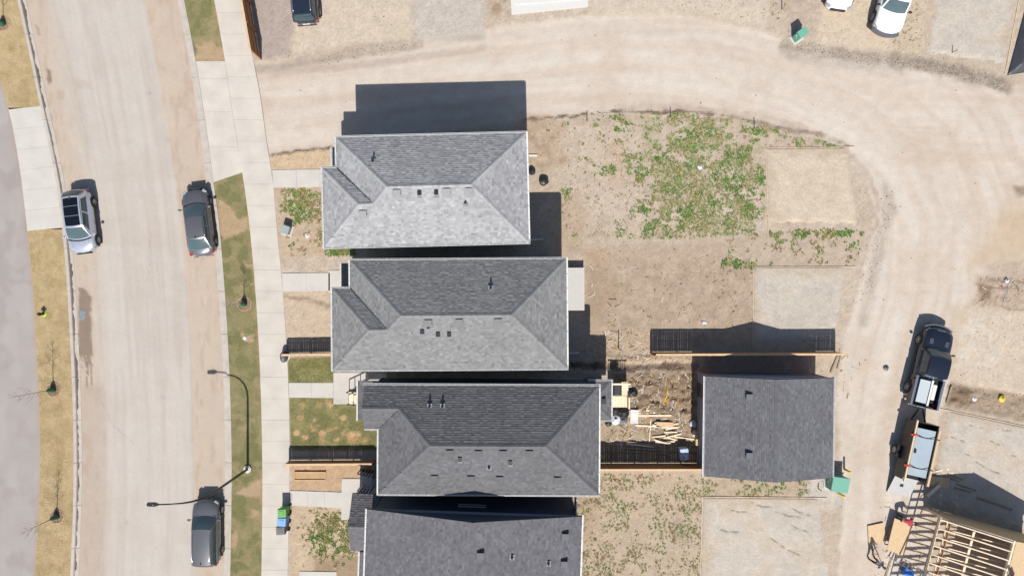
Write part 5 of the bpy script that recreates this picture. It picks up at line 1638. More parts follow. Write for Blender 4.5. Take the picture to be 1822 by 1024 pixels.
for i in range(13):
    yy = -.15 - .6 * i
    if yy < -FD: break
    for sg in (0, 1):
        xe = -.455 if sg == 0 else FW + .4
        fpart("rafter", M_lumber, lambda b: b.beam((xe, yy, FE - .10), (FW / 2 + (-.06 if sg == 0 else .06), yy, FP - .02), .075, .16))
    if i: fpart("ceiling_joist", M_lumber, lambda b: b.span(.0, FW, yy + .05, yy + .11, FE - .046, FE + .0))
    fpart("blocking", mat("orange_blocking", (.34, .17, .07), .8, var=.2), lambda b: b.span(.1, .13, yy - .57, yy - .03, FE + .0, FE + .15))
for j in range(3):
    for i in range(2):
        def sheet(b, i=i, j=j):
            xa, xb = FW / 2 + .1 + 1.9 * i, FW / 2 + .1 + 1.9 * (i + 1) - .01
            ya, yb = -.02 - 2.44 * j, -.02 - 2.44 * (j + 1) + .01
            zz = lambda x: lerp(FP + .08, FE - .02, (x - FW / 2) / (FW / 2 + .4))
            b.add([(xa, yb, zz(xa)), (xb, yb, zz(xb)), (xb, ya, zz(xb)), (xa, ya, zz(xa)), (xa, yb, zz(xa) + .014), (xb, yb, zz(xb) + .014), (xb, ya, zz(xb) + .014), (xa, ya, zz(xa) + .014)], MB.BF)
        fpart("roof_panel", M_osb, sheet)

def board(label, p, q, w, t, m, z=None, group=None, name="lumber_board", cat="board"):
    """a board lying on the ground (or at height z) between two surveyed points"""
    hz = z if z is not None else .1
    a = Vector(g(*p, hz)); b = Vector(g(*q, hz))
    za = (gz(a.x, a.y) + .01 if z is None else z); zb_ = (gz(b.x, b.y) + .01 if z is None else z)
    mid = (a + b) / 2
    mb = MB(); d = b - a
    mb.beam((-d.x / 2, -d.y / 2, za + t / 2 - min(za, zb_)), (d.x / 2, d.y / 2, zb_ + t / 2 - min(za, zb_)), w, t)
    o = mb.build(name, m); o.location = (mid.x, mid.y, min(za, zb_))
    return tag(o, label, cat, group)

def osb_sheet(label, quad, z, t, name="osb_sheet"):
    P = [Vector(g(x, y, z)) for x, y in quad]
    c = sum(P, Vector((0, 0))) / 4
    area = sum(P[i].x * P[(i + 1) % 4].y - P[(i + 1) % 4].x * P[i].y for i in range(4))
    if area < 0: P = P[::-1]
    mb = MB(); mb.prism([(p.x - c.x, p.y - c.y) for p in P], 0, t)
    o = mb.build(name, M_osb); o.location = (c.x, c.y, z - t)
    return tag(o, label, "sheet")
osb_sheet("single strand-board sheet flat on the dirt beside the walking worker", [(1544, 935), (1572, 929), (1578, 961), (1546, 969)], .17, .03)
osb_sheet("strand-board sheet raised on sawhorses beside the timber frame", [(1592, 921), (1624, 934), (1607, 988), (1578, 977)], .68, .03)
def sawhorse(label, p, q):
    a = Vector(g(*p, .6)); b = Vector(g(*q, .6)); c = (a + b) / 2; d = b - a
    E = thing("sawhorse", label, "sawhorse", (c.x, c.y, .1), math.atan2(d.y, d.x), "sawhorses under the sheet")
    l = d.length / 2
    mb = MB(); mb.span(-l, l, -.045, .045, .45, .545); mb.build("beam", M_oldlumber, E)
    for sx in (-1, 1):
        for sy in (-1, 1):
            mb = MB(); mb.beam((sx * (l - .1), sy * .04, .47), (sx * (l - .04), sy * .26, 0), .04, .08); mb.build("leg", M_oldlumber, E)
sawhorse("sawhorse under the raised strand-board, nearer the trailer", (1591, 934), (1618, 944))
sawhorse("sawhorse under the raised strand-board, nearer the bottom edge", (1583, 966), (1609, 976))

def ladder(label, foot, top, ztop, w=.46, n=10):
    a = Vector((*g(*foot), .12)); t2 = g(*top); b = Vector((t2[0], t2[1], ztop))
    E = thing("ladder", label, "ladder", a)
    d = b - a; sd = d.cross(Vector((0, 0, 1))).normalized() * (w / 2)
    for sg in (1, -1):
        mb = MB(); mb.beam(sd * sg, d + sd * sg, .03, .09); mb.build("rail", M_alu, E)
    for i in range(n):
        q = d * ((i + .6) / n)
        mb = MB(); mb.beam(q - sd * .95, q + sd * .95, .09, .035); mb.build("rung", M_alu, E)
ladder("aluminium ladder leaning on the timber frame at the bottom edge", (1583, 984), (1608, 996), 3.2)
board("dark weathered plank on the dirt below the ladder foot", (1586, 992), (1574, 1030), .14, .04, M_oldlumber)
board("plank leaning pale across the shadow beside the frame's gable", (1672, 862), (1650, 882), .2, .05, M_lumber, .4)
board("long grey plank lying in the shadow along the frame's gable", (1736, 884), (1800, 906), .2, .05, M_oldlumber)
load = [((1678, 846), (1706, 856)), ((1684, 842), (1712, 853)), ((1700, 860), (1736, 872)), ((1696, 866), (1730, 876))]
for i, (p, q) in enumerate(load):
    board("grey offcut board in the shaded heap between trailer and frame", p, q, .16, .05, M_oldlumber, None, "offcuts in the frame's shadow")
board("splintered orange lumber scrap at the end of the trailer, upper piece", (1664, 838), (1690, 833), .1, .04, M_lumber)
board("pale orange lumber scrap at the end of the trailer, lower piece", (1666, 843), (1696, 842), .14, .04, M_lumber)
osb_sheet("grey sheet half in shadow between the trailer and the frame", [(1655, 846), (1690, 850), (1688, 868), (1652, 862)], .2, .03, "grey_sheet")
mb = MB(); mb.span(-.35, .35, -.25, .25, 0, .4)
x, y = g(1611, 1014)
o = mb.build("storage_box", mat("bright_blue_plastic", (.03, .17, .6), .4), None, bevel=.04); o.location = (x, y, .11); o.rotation_euler = (0, 0, -.4)
tag(o, "bright blue box on the ground under the ladder", "box")

# ------------------------------------------------------------------ people
def skinned(name, V, E_, R, m, parent, sub=2, root=0):
    me = bpy.data.meshes.new(name); me.from_pydata(V, E_, [])
    me.materials.append(m)
    o = bpy.data.objects.new(name, me); link(o, parent)
    sk = o.modifiers.new("skin", 'SKIN'); sk.use_smooth_shade = True
    for i, r in enumerate(R):
        d = me.skin_vertices[0].data[i]
        rr = r if isinstance(r, tuple) else (r, r)
        d.radius = rr; d.use_root = (i == root)
    sb = o.modifiers.new("subdiv", 'SUBSURF'); sb.levels = sub; sb.render_levels = sub
    return o

def person(label, px, py, z, rz, pose, shirt, trousers, cap, held=None):
    x, y = g(px, py, z)
    E = thing("person", label, "person", (x, y, z), rz)
    # facing +x; joints
    if pose == 'stand':
        J = dict(pel=(0, 0, .93), spi=(.02, 0, 1.12), che=(.03, 0, 1.32), nec=(.04, 0, 1.48), hea=(.06, 0, 1.60), top=(.05, 0, 1.70))
        legs = {s: [(.0, s * .10, .90), (.05 + .10 * s, s * .12, .48), (-.02 + .16 * s, s * .13, .09), (.12 + .16 * s, s * .14, .04)] for s in (1, -1)}
        arms = {1: [(.02, .19, 1.42), (.10, .27, 1.17), (.32, .22, 1.12), (.40, .2, 1.13)], -1: [(.02, -.19, 1.42), (.06, -.28, 1.15), (.26, -.24, 1.02), (.34, -.22, 1.0)]}
    elif pose == 'bend':
        J = dict(pel=(0, 0, .86), spi=(.20, 0, .98), che=(.42, 0, 1.02), nec=(.58, 0, 1.0), hea=(.70, 0, .96), top=(.78, 0, .92))
        legs = {s: [(.0, s * .10, .84), (.08, s * .14, .47), (-.06, s * .16, .09), (.10, s * .17, .04)] for s in (1, -1)}
        arms = {s: [(.48, s * .19, .99), (.52, s * .27, .78), (.62, s * .2, .68), (.68, s * .17, .66)] for s in (1, -1)}
    else:
        J = dict(pel=(0, 0, .38), spi=(.10, 0, .56), che=(.22, 0, .74), nec=(.32, 0, .86), hea=(.40, 0, .95), top=(.43, 0, 1.04))
        legs = {s: [(.0, s * .10, .36), (.36, s * .17, .46), (.06, s * .17, .09), (.22, s * .18, .04)] for s in (1, -1)}
        arms = {s: [(.24, s * .19, .80), (.38, s * .27, .58), (.55, s * .2, .42), (.6, s * .18, .36)] for s in (1, -1)}
    V = [J[k] for k in ('pel', 'spi', 'che', 'nec', 'hea', 'top')]; Ed = [(i, i + 1) for i in range(5)]; R = [(.15, .12), (.14, .11), (.16, .12), .055, .095, .06]
    for s in (1, -1):
        b = len(V); V += legs[s]; Ed += [(0, b), (b, b + 1), (b + 1, b + 2), (b + 2, b + 3)]; R += [.09, .065, .042, .035]
        b = len(V); V += arms[s]; Ed += [(2, b), (b, b + 1), (b + 1, b + 2), (b + 2, b + 3)]; R += [.06, .045, .032, .036]
        h = Vector(arms[s][3]); f = (h - Vector(arms[s][2])).normalized(); side_ = Vector((0, 1, 0))
        for k in range(5):      # fingers and thumb
            o_ = side_ * ((k - 1.5) * .022) if k < 4 else side_ * (-s * .05)
            p1 = h + f * (.05 if k < 4 else .01) + o_; p2 = p1 + f * (.035 + .008 * (k in (1, 2))) + Vector((0, 0, -.025))
            c = len(V); V += [tuple(p1), tuple(p2)]; Ed += [(b + 3, c), (c, c + 1)]; R += [.0095, .008]
    skinned("body", V, Ed, R, M_skin, E)
    # shirt over trunk and upper arms
    V2 = [J['pel'], J['spi'], J['che'], tuple(Vector(J['che']).lerp(Vector(J['nec']), .6))]; E2 = [(0, 1), (1, 2), (2, 3)]; R2 = [(.165, .135), (.16, .13), (.185, .14), .09]
    for s in (1, -1):
        b = len(V2); V2 += [arms[s][0], arms[s][1], tuple(Vector(arms[s][1]).lerp(Vector(arms[s][2]), .55))]; E2 += [(2, b), (b, b + 1), (b + 1, b + 2)]; R2 += [.082, .066, .052]
    skinned("shirt", V2, E2, R2, shirt, E)
    V3 = [tuple(Vector(J['pel']) + Vector((0, 0, .03))), tuple(Vector(J['pel']) + Vector((0, 0, -.06)))]; E3 = [(0, 1)]; R3_ = [(.165, .13), (.16, .125)]
    for s in (1, -1):
        b = len(V3); V3 += legs[s][:3]; E3 += [(1, b), (b, b + 1), (b + 1, b + 2)]; R3_ += [.105, .08, .06]
    skinned("trousers", V3, E3, R3_, trousers, E)
    for s in (1, -1):
        a, b = Vector(legs[s][2]), Vector(legs[s][3])
        skinned("boot", [tuple(a + Vector((-.04, 0, -.03))), tuple(a + Vector((.05, 0, -.04))), tuple(b + Vector((.04, 0, .01)))], [(0, 1), (1, 2)], [.05, .055, .042], M_oldlumber, E)
    hv = Vector(J['hea']).lerp(Vector(J['top']), .55); dn = (Vector(J['top']) - Vector(J['nec'])).normalized()
    skinned("cap", [tuple(hv - dn * .01), tuple(hv + dn * .06), tuple(hv + Vector((.15, 0, -.01)))], [(0, 1), (0, 2)], [.11, .085, (.02, .07)], cap, E)
    return E
M_red_shirt = mat("red_cloth", (.34, .03, .05), .85); M_blue_shirt = mat("pale_blue_cloth", (.42, .50, .62), .85)
M_dark_cloth = mat("dark_trousers", (.028, .028, .034), .9); M_maroon = mat("maroon_cloth", (.12, .03, .03), .85)
person("worker in red shirt and dark trousers bending beside the raised sheet", 1595, 917, .11, math.radians(-15), 'bend', M_red_shirt, M_dark_cloth, M_dark_cloth)
person("worker in pale blue shirt and dark cap walking with a plank", 1549, 991, .11, math.radians(-30), 'stand', M_blue_shirt, M_dark_cloth, M_dark_cloth)
q = FR.matrix_world if False else None
rx, ry = 4.25, -2.5
cr, sr = math.cos(math.radians(-15)), math.sin(math.radians(-15))
wxp = (FO.x + cr * rx - sr * ry, FO.y + sr * rx + cr * ry)
zr = .12 + lerp(FP + .08, FE - .02, (rx - FW / 2) / (FW / 2 + .4)) + .02
Eo = person("worker in maroon crouching on the strand-board roof at the bottom edge", 911, 512, zr, math.radians(160), 'crouch', M_maroon, M_dark_cloth, M_dark_cloth)
Eo.location = (wxp[0], wxp[1], zr)
a = Vector((*g(1563, 990), .12)); b = Vector((*g(1551, 991), 1.5))
mb = MB(); mb.beam((0, 0, 0), b - a, .1, .035); o = mb.build("carried_plank", M_lumber); o.location = a
tag(o, "narrow plank held upright by the worker in pale blue", "plank")

# ------------------------------------------------------------------ yard things
E, w, l = board_deck("pale cedar deck behind the charcoal house", (1084, 679), (1118, 703), .95, M_lumber, 9, 'x')
for i in range(9):
    mb = MB(); mb.span(-w / 2 + .1 + (w - .2) * i / 8 - .02, -w / 2 + .1 + (w - .2) * i / 8 + .02, l / 2 - .05, l / 2 - .01, .85, 1.75); mb.build("baluster", M_lumber, E)
mb = MB(); mb.span(-w / 2, w / 2, l / 2 - .09, l / 2 + .03, 1.752, 1.79); mb.build("handrail", M_lumber, E)
E, w, l = board_deck("lower cedar deck step with wide gaps between its boards", (1090, 704), (1117, 724), .62, M_lumber, 5, 'y')
for i in range(6):
    mb = MB(); yy = -l / 2 + .08 + (l - .16) * i / 5; mb.span(w / 2 - .05, w / 2 - .01, yy - .02, yy + .02, .52, 1.3); mb.build("baluster", M_lumber, E)
mb = MB(); mb.span(w / 2 - .08, w / 2 + .02, -l / 2, l / 2, 1.302, 1.34); mb.build("handrail", M_lumber, E)

def bag(label, px, py, r, m, seed, h=.45, name="rubbish_bag", cat="bag", group=None, z=None):
    """knotted sack: a lumpy closed shell with a tied neck"""
    x, y = g(px, py)
    E = thing(name, label, cat, (x, y, (gz(x, y) if z is None else z)), seed * 1.3, group)
    n, k = 16, 9
    vs = []; fs = []
    for j in range(k + 1):
        t = j / k
        rr = r * (math.sin(math.pi * min(1, .12 + t * .86)) ** .7); zz = h * t
        if t > .88: rr = r * .14
        for i in range(n):
            a = 2 * math.pi * i / n
            f = .72 + .56 * float(fbm(np.array([math.cos(a) * 1.6 + seed]), np.array([math.sin(a) * 1.6 + t * 2.5]), seed)[0])
            vs.append((rr * f * math.cos(a), rr * f * math.sin(a), zz * (.8 + .4 * float(vnoise(np.array([a * 1.3]), np.array([t * 3.]), seed)[0])) - .03))
    for j in range(k):
        for i in range(n): fs.append((j * n + i, j * n + (i + 1) % n, (j + 1) * n + (i + 1) % n, (j + 1) * n + i))
    fs.append(tuple(k * n + i for i in range(n)))
    mb = MB(); mb.add(vs, fs); mb.build("sack", m, E, True)
    mb = MB(); mb.cyl(0, 0, h * .86, h * 1.12, r * .12, 8, r * .3); mb.build("tied_neck", m, E)
M_whitebag = mat("white_sack", (.55, .56, .60), .5, var=.15, scale=8, bump=.01)
bag("black rubbish bag on bare soil behind the pale-roofed house", 967, 323, .34, M_bag, 1)
bag("black round sack at the pale-roofed house's back wall", 946, 306, .26, M_bag, 2)
bag("black rubbish bag beside the cedar deck", 1125, 697, .36, M_bag, 3)
bag("black rubbish bag in the heap below the deck, right one", 1108, 733, .40, M_bag, 4, .5)
bag("black rubbish bag in the heap below the deck, left one", 1093, 729, .34, M_bag, 5, .4)
bag("white rubbish sack in the heap below the deck", 1094, 745, .36, M_whitebag, 6, .4)
bag("dark bag lying left of the white sack by the charcoal house", 1082, 751, .26, M_bag, 7, .25)
bag("grey sack lying right of the white sack", 1108, 747, .3, mat("grey_sack", (.12, .12, .13), .4, var=.2, bump=.01), 8, .25)
bag("white sack by the garage wall, upper one", 1232, 752, .26, M_whitebag, 9, .3)
bag("pale sack by the garage wall, lower one", 1237, 770, .3, mat("cream_sack", (.5, .44, .36), .7, var=.2), 10, .3)
bag("crumpled white litter among the weeds of the lot", 1244, 298, .17, M_whitebag, 11, .15, "plastic_litter", "litter")
bag("pale stone-like litter on the weedy front lawn", 548, 419, .2, mat("pink_litter", (.5, .42, .38), .8), 12, .1, "plastic_litter", "litter")
bag("dark grey lump lying on the dirt lane beside the pickup", 1575, 654, .2, mat("grey_lump", (.1, .1, .11), .5, var=.4, scale=14), 13, .18, "plastic_litter", "litter")
bag("yellow sack in the soil strip at the right edge", 1781, 708, .26, mat("yellow_sack", (.5, .38, .03), .6, var=.2), 14, .22, "yellow_sack", "sack")
bag("white lump in the soil strip right of the pickup", 1733, 709, .17, M_whitebag, 15, .15, "plastic_litter", "litter")
bag("white valve-like lump on the graded lot at the right edge", 1788, 499, .16, M_whitebag, 16, .25, "plastic_litter", "litter")
x, y = g(1213, 803)
E = thing("wrapped_unit", "blue-white wrapped unit in the back fence's shadow", "unit", (x, y, .1), .08)
mb = MB(); mb.span(-.3, .3, -.42, .42, 0, .75); mb.build("wrapping", mat("blue_white_wrap", (.42, .5, .66), .35, var=.25, scale=7, bump=.02), E, bevel=.06)
mb = MB(); mb.span(-.36, .36, -.48, .48, 0, .1); mb.build("pallet", M_oldlumber, E)
# grill on the deck
x, y = g(1096, 689, .95)
E = thing("barbecue", "black covered barbecue standing on the cedar deck", "barbecue", (x, y, .952))
mb = MB(); mb.span(-.3, .3, -.5, .5, .45, .75); mb.build("cover", M_black, E, bevel=.1)
for sx in (-1, 1):
    for sy in (-1, 1):
        mb = MB(); mb.span(sx * .24 - .03, sx * .24 + .03, sy * .42 - .03, sy * .42 + .03, 0, .46); mb.build("leg", M_black, E)

# lumber in the charcoal house's yard
board("long pale plank in the yard, top of three beside the deck", (1117, 731), (1196, 729), .11, .06, M_lumber)
board("long pale plank in the yard, middle of three beside the deck", (1116, 735), (1199, 733), .10, .06, M_lumber)
board("long pale plank in the yard, bottom of three beside the deck", (1115, 739), (1194, 738), .12, .06, M_lumber)
board("long plank with a dark end crossing under the thin batten", (1130, 756), (1206, 760), .11, .05, M_lumber)
board("thin batten lying upright in the photo across the lumber yard", (1158, 744), (1155, 787), .06, .03, M_lumber)
board("dark stained beam along the fence shadow's edge, upper one", (1115, 785), (1168, 791), .1, .09, M_oldlumber)
board("pale edge of the beam along the fence shadow, lower one", (1114, 788), (1163, 794), .08, .07, M_lumber)
board("long dark plank lying inside the back fence's shadow, upper", (1110, 796), (1190, 800), .14, .05, M_oldlumber)
board("long dark plank lying inside the back fence's shadow, lower", (1116, 802), (1188, 805), .14, .05, M_oldlumber)
board("plank leaning toward the garage corner in the lumber yard", (1199, 776), (1243, 782), .09, .05, M_lumber)
rngp = random.Random(5)
for i in range(14):
    cx_, cy_ = rngp.uniform(1172, 1198), rngp.uniform(750, 788); L_ = rngp.uniform(9, 18); a_ = rngp.uniform(-.5, .5)
    board("short lumber offcut in the loose pile below the deck planks", (cx_ - L_ * math.cos(a_), cy_ - L_ * math.sin(a_) * .6), (cx_ + L_ * math.cos(a_), cy_ + L_ * math.sin(a_) * .6), .09, .04 + .01 * (i % 3), M_lumber, .11 + .035 * (i % 5), "loose lumber offcuts")
osb_sheet("tan plywood offcut on the lumber pile", [(1168, 750), (1198, 751), (1198, 760), (1168, 759)], .3, .03, "plywood_offcut")
osb_sheet("orange plywood strip standing by the garage wall", [(1238, 768), (1244, 768), (1244, 792), (1238, 792)], .6, .5, "plywood_offcut")
def paper(label, quad, z=.2):
    P = [Vector(g(x, y)) for x, y in quad]; V = []; F = []
    n = 8
    for j in range(n + 1):
        for i in range(n + 1):
            s, t = i / n, j / n
            p = (P[0] * (1 - s) + P[1] * s) * (1 - t) + (P[3] * (1 - s) + P[2] * s) * t
            V.append((p.x, p.y, z + .08 * float(fbm(np.array([p.x * 3]), np.array([p.y * 3]), 12)[0])))
    for j in range(n):
        for i in range(n):
            a = j * (n + 1) + i; F.append((a, a + n + 1, a + n + 2, a + 1))
    o = np_mesh("wrapping_sheet", V, F, mat("white_paper", (.55, .54, .52), .7, var=.12, scale=6), None, None, False)
    sol = o.modifiers.new("thickness", 'SOLIDIFY'); sol.thickness = .012
    return tag(o, label, "sheet")
paper("crumpled white sheet draped over the long planks", [(1121, 727), (1135, 728), (1134, 752), (1120, 752)], .22)
paper("small white litter sheet on bare ground in the mid-grey house's yard", [(1250, 571), (1257, 573), (1255, 577), (1248, 576)], .12)
# yellow hose
pts = []
for px_, py_ in ((1186, 688), (1187, 697), (1186, 704), (1183, 710), (1179, 717), (1184, 713), (1190, 707)):
    x, y = g(px_, py_); pts.append((x, y, gz(x, y) + .05))
mb = MB(); mb.tube(pts, .035, 8); o = mb.build("garden_hose", M_yellow, None, True); tag(o, "yellow hose curled on the churned soil", "hose")
# downspout extensions
for p, q, lab in (((941, 277), (956, 277), "white downspout end on the brown soil behind the pale-roofed house"), ((941, 427), (966, 425), "white downspout end in the shadow below the pale-roofed house"), ((1009, 628), (1030, 627), "white downspout end at the lower back corner of the mid-grey house")):
    board(lab, p, q, .1, .09, M_white, None, None, "downspout_end", "downspout")
# front steps
def steps(label, tl, br, n, m, rail_m, z=.65, direction=1):
    x0, y1 = g(*tl, .4); x1, y0 = g(*br, .4)
    E = thing("front_steps", label, "steps", ((x0 + x1) / 2, (y0 + y1) / 2, .13))
    w, l = x1 - x0, y1 - y0
    for i in range(n):
        mb = MB(); xa = -w / 2 + w * i / n; mb.span(xa, xa + w / n + .03, -l / 2, l / 2, z * (i + 1) / n - .05, z * (i + 1) / n); mb.build("tread", m, E)
    for sy in (-1, 1):
        mb = MB(); mb.beam((-w / 2, sy * (l / 2 - .03), .02), (w / 2, sy * (l / 2 - .03), z - .06), .05, .2); mb.build("stringer", m, E)
        for i in range(n + 1):
            xx = -w / 2 + w * i / n; mb = MB(); mb.span(xx - .03, xx + .03, sy * (l / 2 + .045) - .03, sy * (l / 2 + .045) + .03, 0, z * i / n + .95); mb.build("rail_post", rail_m, E)
        mb = MB(); mb.beam((-w / 2, sy * (l / 2 + .045), .98), (w / 2, sy * (l / 2 + .045), z + .98), .07, .05); mb.build("handrail", rail_m, E)
steps("timber front steps of the charcoal house with short posts", (620, 697), (650, 717), 3, M_lumber, M_oldlumber)
steps("side steps with black railing between the charcoal and gabled houses", (640, 838), (664, 866), 4, M_conc, M_blackmet, .8)
# raised bed frame
x, y = g(553, 845)
E = thing("bed_frame", "low wooden bed frame on the bare front strip", "planter frame", (x, y, .1))
for a_ in (((-1.1, -.28), (1.1, -.28)), ((1.1, -.28), (1.1, .28)), ((1.1, .28), (-1.1, .28)), ((-1.1, .28), (-1.1, -.28))):
    mb = MB(); mb.beam((*a_[0], .06), (*a_[1], .06), .04, .16); mb.build("side_board", M_woodcap, E)
mb = MB(); mb.span(-1.07, 1.07, -.25, .25, .0, .07); o = mb.build("soil_fill", mat("sandy_fill", A(214, 180, 136), .95, bump=.02), E); 
# white slab cut by the top edge, stepped edge
E = structure(flat_slabs("garage_slab", [[(905, -60), (1048, -60), (1046, 14), (910, 28)]], .22, mat("fresh_concrete", A(242, 240, 234), .8, var=.03), .4))
mb = MB(); P = [g(*p) for p in [(914, -60), (1036, -60), (1034, 2), (916, 11)]]; mb.prism(P[::-1], .221, .30); mb.build("upper_slab", mat("fresh_concrete"), E, bevel=.01)
# black tarp heap in the top right corner
def tarp():
    P = [Vector(g(*p)) for p in [(1826, 0), (1900, -10), (1900, 118), (1790, 135)]]
    n = 40; V = []; F = []
    for j in range(n + 1):
        for i in range(n + 1):
            s, t = i / n, j / n
            p = (P[0] * (1 - s) + P[1] * s) * (1 - t) + (P[3] * (1 - s) + P[2] * s) * t
            e = min(s * 4, (1 - t) * 5, 1)
            k = abs(float(fbm(np.array([p.x * 1.1 + p.y * .8]), np.array([p.y * 1.1 - p.x * .3]), 14)[0]) - .5) * 2
            V.append((p.x, p.y, .12 + e * .5 + (.22 * k + .04) * min(1, e * 2)))
    for j in range(n):
        for i in range(n):
            a = j * (n + 1) + i; F.append((a, a + n + 1, a + n + 2, a + 1))
    o = np_mesh("tarpaulin", V, F, mat("black_tarp", (.05, .052, .06), .4, var=.2, scale=3), None, None, True)
    sol = o.modifiers.new("thickness", 'SOLIDIFY'); sol.thickness = .02
    tag(o, "creased black tarpaulin over a heap at the top right corner", "tarpaulin")
tarp()
board("leaning posts at the lane end of the back fence, left one", (1490, 632), (1477, 662), .1, .08, M_oldlumber)
board("leaning posts at the lane end of the back fence, right one", (1496, 630), (1489, 655), .08, .06, M_oldlumber)
board("weathered post lying along the soil strip's edge right of the pickup", (1693, 686), (1684, 716), .14, .1, M_oldlumber)

# ------------------------------------------------------------------ plants and loose stone (uncountable: one object each)
def inpoly(pts, X, Y): return poly_sd(pts, X, Y) < 0

def scatter(poly, n, seed, dens=None):
    r = np.random.default_rng(seed)
    p = np.array(poly, float); lo, hi = p.min(0), p.max(0)
    X = r.uniform(lo[0], hi[0], n); Y = r.uniform(lo[1], hi[1], n)
    m = inpoly(poly, X, Y)
    if dens is not None: m &= r.random(n) < dens(X, Y)
    return X[m], Y[m]

def ground_z(x, y):
    xs, ys, Z = GZ
    i = np.clip(np.searchsorted(xs, x) - 1, 0, len(xs) - 2); j = np.clip(np.searchsorted(ys, y) - 1, 0, len(ys) - 2)
    return (Z[j, i] + Z[j + 1, i + 1] + Z[j + 1, i] + Z[j, i + 1]) / 4

def weeds(label, name, parts, seed):
    r = np.random.default_rng(seed)
    VV = []; CC = []
    for X, Y, r0, r1, cols in parts:
        n = len(X)
        if n == 0: continue
        x = (X - 911) / PXM; y = (512 - Y) / PXM; z = ground_z(x, y)
        rad = r.uniform(r0, r1, n) * (0.6 + 0.8 * r.random(n))
        K = 9
        ang = r.uniform(0, 2 * np.pi, (n, K)); el = r.uniform(.1, .8, (n, K)); ln = rad[:, None] * r.uniform(.5, 1.1, (n, K))
        wd = ln * r.uniform(.18, .32, (n, K))
        ca, sa = np.cos(ang), np.sin(ang)
        hx, hz = np.cos(el) * ln, np.sin(el) * ln
        ox = x[:, None] + r.normal(0, .25, (n, K)) * rad[:, None]; oy = y[:, None] + r.normal(0, .25, (n, K)) * rad[:, None]; oz = z[:, None] + 0 * ln
        def P(f, s, zf): return np.stack([ox + ca * hx * f - sa * wd * s, oy + sa * hx * f + ca * wd * s, oz + hz * zf], -1)
        q = np.stack([P(0, 0, .0), P(.55, -1, .75), P(1, 0, .85), P(.55, 1, .75)], 2)     # n,K,4,3
        VV.append(q.reshape(-1, 3))
        cols = np.array([A(*c) for c in cols])
        pick = np.clip((fbm(X / 18, Y / 18, seed, 2) * 1.6 - .3) * len(cols) + r.normal(0, 1.1, n), 0, len(cols) - 1).astype(int)[:, None]; c = cols[pick] * r.uniform(.75, 1.6, (n, K, 1))
        CC.append(np.repeat(c.reshape(-1, 3), 4, 0))
    V = np.concatenate(VV); C = np.concatenate(CC)
    F = np.arange(len(V)).reshape(-1, 4)
    o = np_mesh(name, V, F, M_leaf, None, C); o["kind"] = "stuff"; o["label"] = label; o["category"] = "weeds"
    return o
GRN = [(118, 152, 74), (98, 138, 60), (134, 158, 86), (164, 160, 100), (140, 148, 84), (176, 166, 116)]
DRY = [(168, 148, 100), (150, 142, 86), (178, 154, 110), (134, 130, 80), (158, 130, 92)]
def nz(sc, a, b, seed): return lambda X, Y: sstep(a, b, fbm(X / sc, Y / sc, seed, 3))
lotA = [(960, 226), (1040, 208), (1190, 200), (1340, 218), (1440, 245), (1495, 262), (1356, 264), (1362, 414), (1210, 426), (1080, 424), (1000, 424), (1000, 340), (958, 330)]
def potA(X, Y):
    p = sstep(1010, 1215, X + .25 * (Y - 300) * 0) * (.72 + .28 * sstep(260, 340, Y))
    p = p * (1 - .6 * sstep(60, 20, np.hypot((X - 1120) * .9, Y - 370)))
    return p * (1 - .35 * sstep(1335, 1362, X))
dA = lambda X, Y: sstep(.64 - .31 * potA(X, Y), .76 - .31 * potA(X, Y), .65 * fbm(X / 16, Y / 11, 201, 3) + .35 * fbm(X / 50, Y / 40, 231, 2))
X1, Y1_ = scatter(lotA, 17000, 1, dA)
X1c, Y1c = scatter(lotA, 5200, 12, lambda X, Y: dA(X, Y) * sstep(.45, .65, fbm(X / 26, Y / 20, 232, 2)))
X1b, Y1b = scatter(lotA, 5200, 11, lambda X, Y: (.12 + .8 * potA(X, Y)) * nz(16, .32, .6, 220)(X, Y))
X2, Y2 = scatter([(955, 225), (1040, 207), (1110, 203), (1160, 330), (1200, 424), (1000, 424), (1000, 340), (955, 330)], 1600, 2, nz(20, .3, .7, 202))
weeds("bright green weeds spread over the open lot beside the alley", "weed_cover", [(X1, Y1_, .03, .11, GRN), (X1c, Y1c, .08, .17, GRN[:4]), (X1b, Y1b, .03, .10, DRY + GRN[3:]), (X2, Y2, .03, .07, DRY + GRN[3:])], 31)
X, Y = scatter([(1290, 416), (1535, 410), (1525, 472), (1290, 474)], 500, 3, nz(22, .38, .6, 203))
Xb, Yb = scatter([(1366, 412), (1535, 409), (1535, 420), (1366, 424)], 260, 4, nz(14, .3, .6, 204))
Xc, Yc = scatter([(1285, 464), (1345, 462), (1345, 478), (1285, 474)], 90, 5)
Xd, Yd = scatter([(1060, 442), (1340, 430), (1340, 590), (1060, 580)], 520, 6, nz(30, .4, .7, 205))
weeds("sparse weeds between the two gravel pads and across the bare yard", "weed_cover", [(X, Y, .07, .16, GRN + DRY), (Xb, Yb, .10, .2, GRN), (Xc, Yc, .08, .18, GRN), (Xd, Yd, .04, .09, DRY)], 32)
X, Y = scatter([(500, 337), (610, 335), (612, 455), (520, 455), (500, 380)], 2000, 7, nz(16, .36, .56, 206))
Xb, Yb = scatter([(580, 436), (632, 436), (632, 452), (580, 456)], 160, 8)
weeds("weeds on the pale-roofed house's front lawn", "weed_cover", [(X, Y, .06, .14, GRN + DRY[:2]), (Xb, Yb, .08, .16, GRN)], 33)
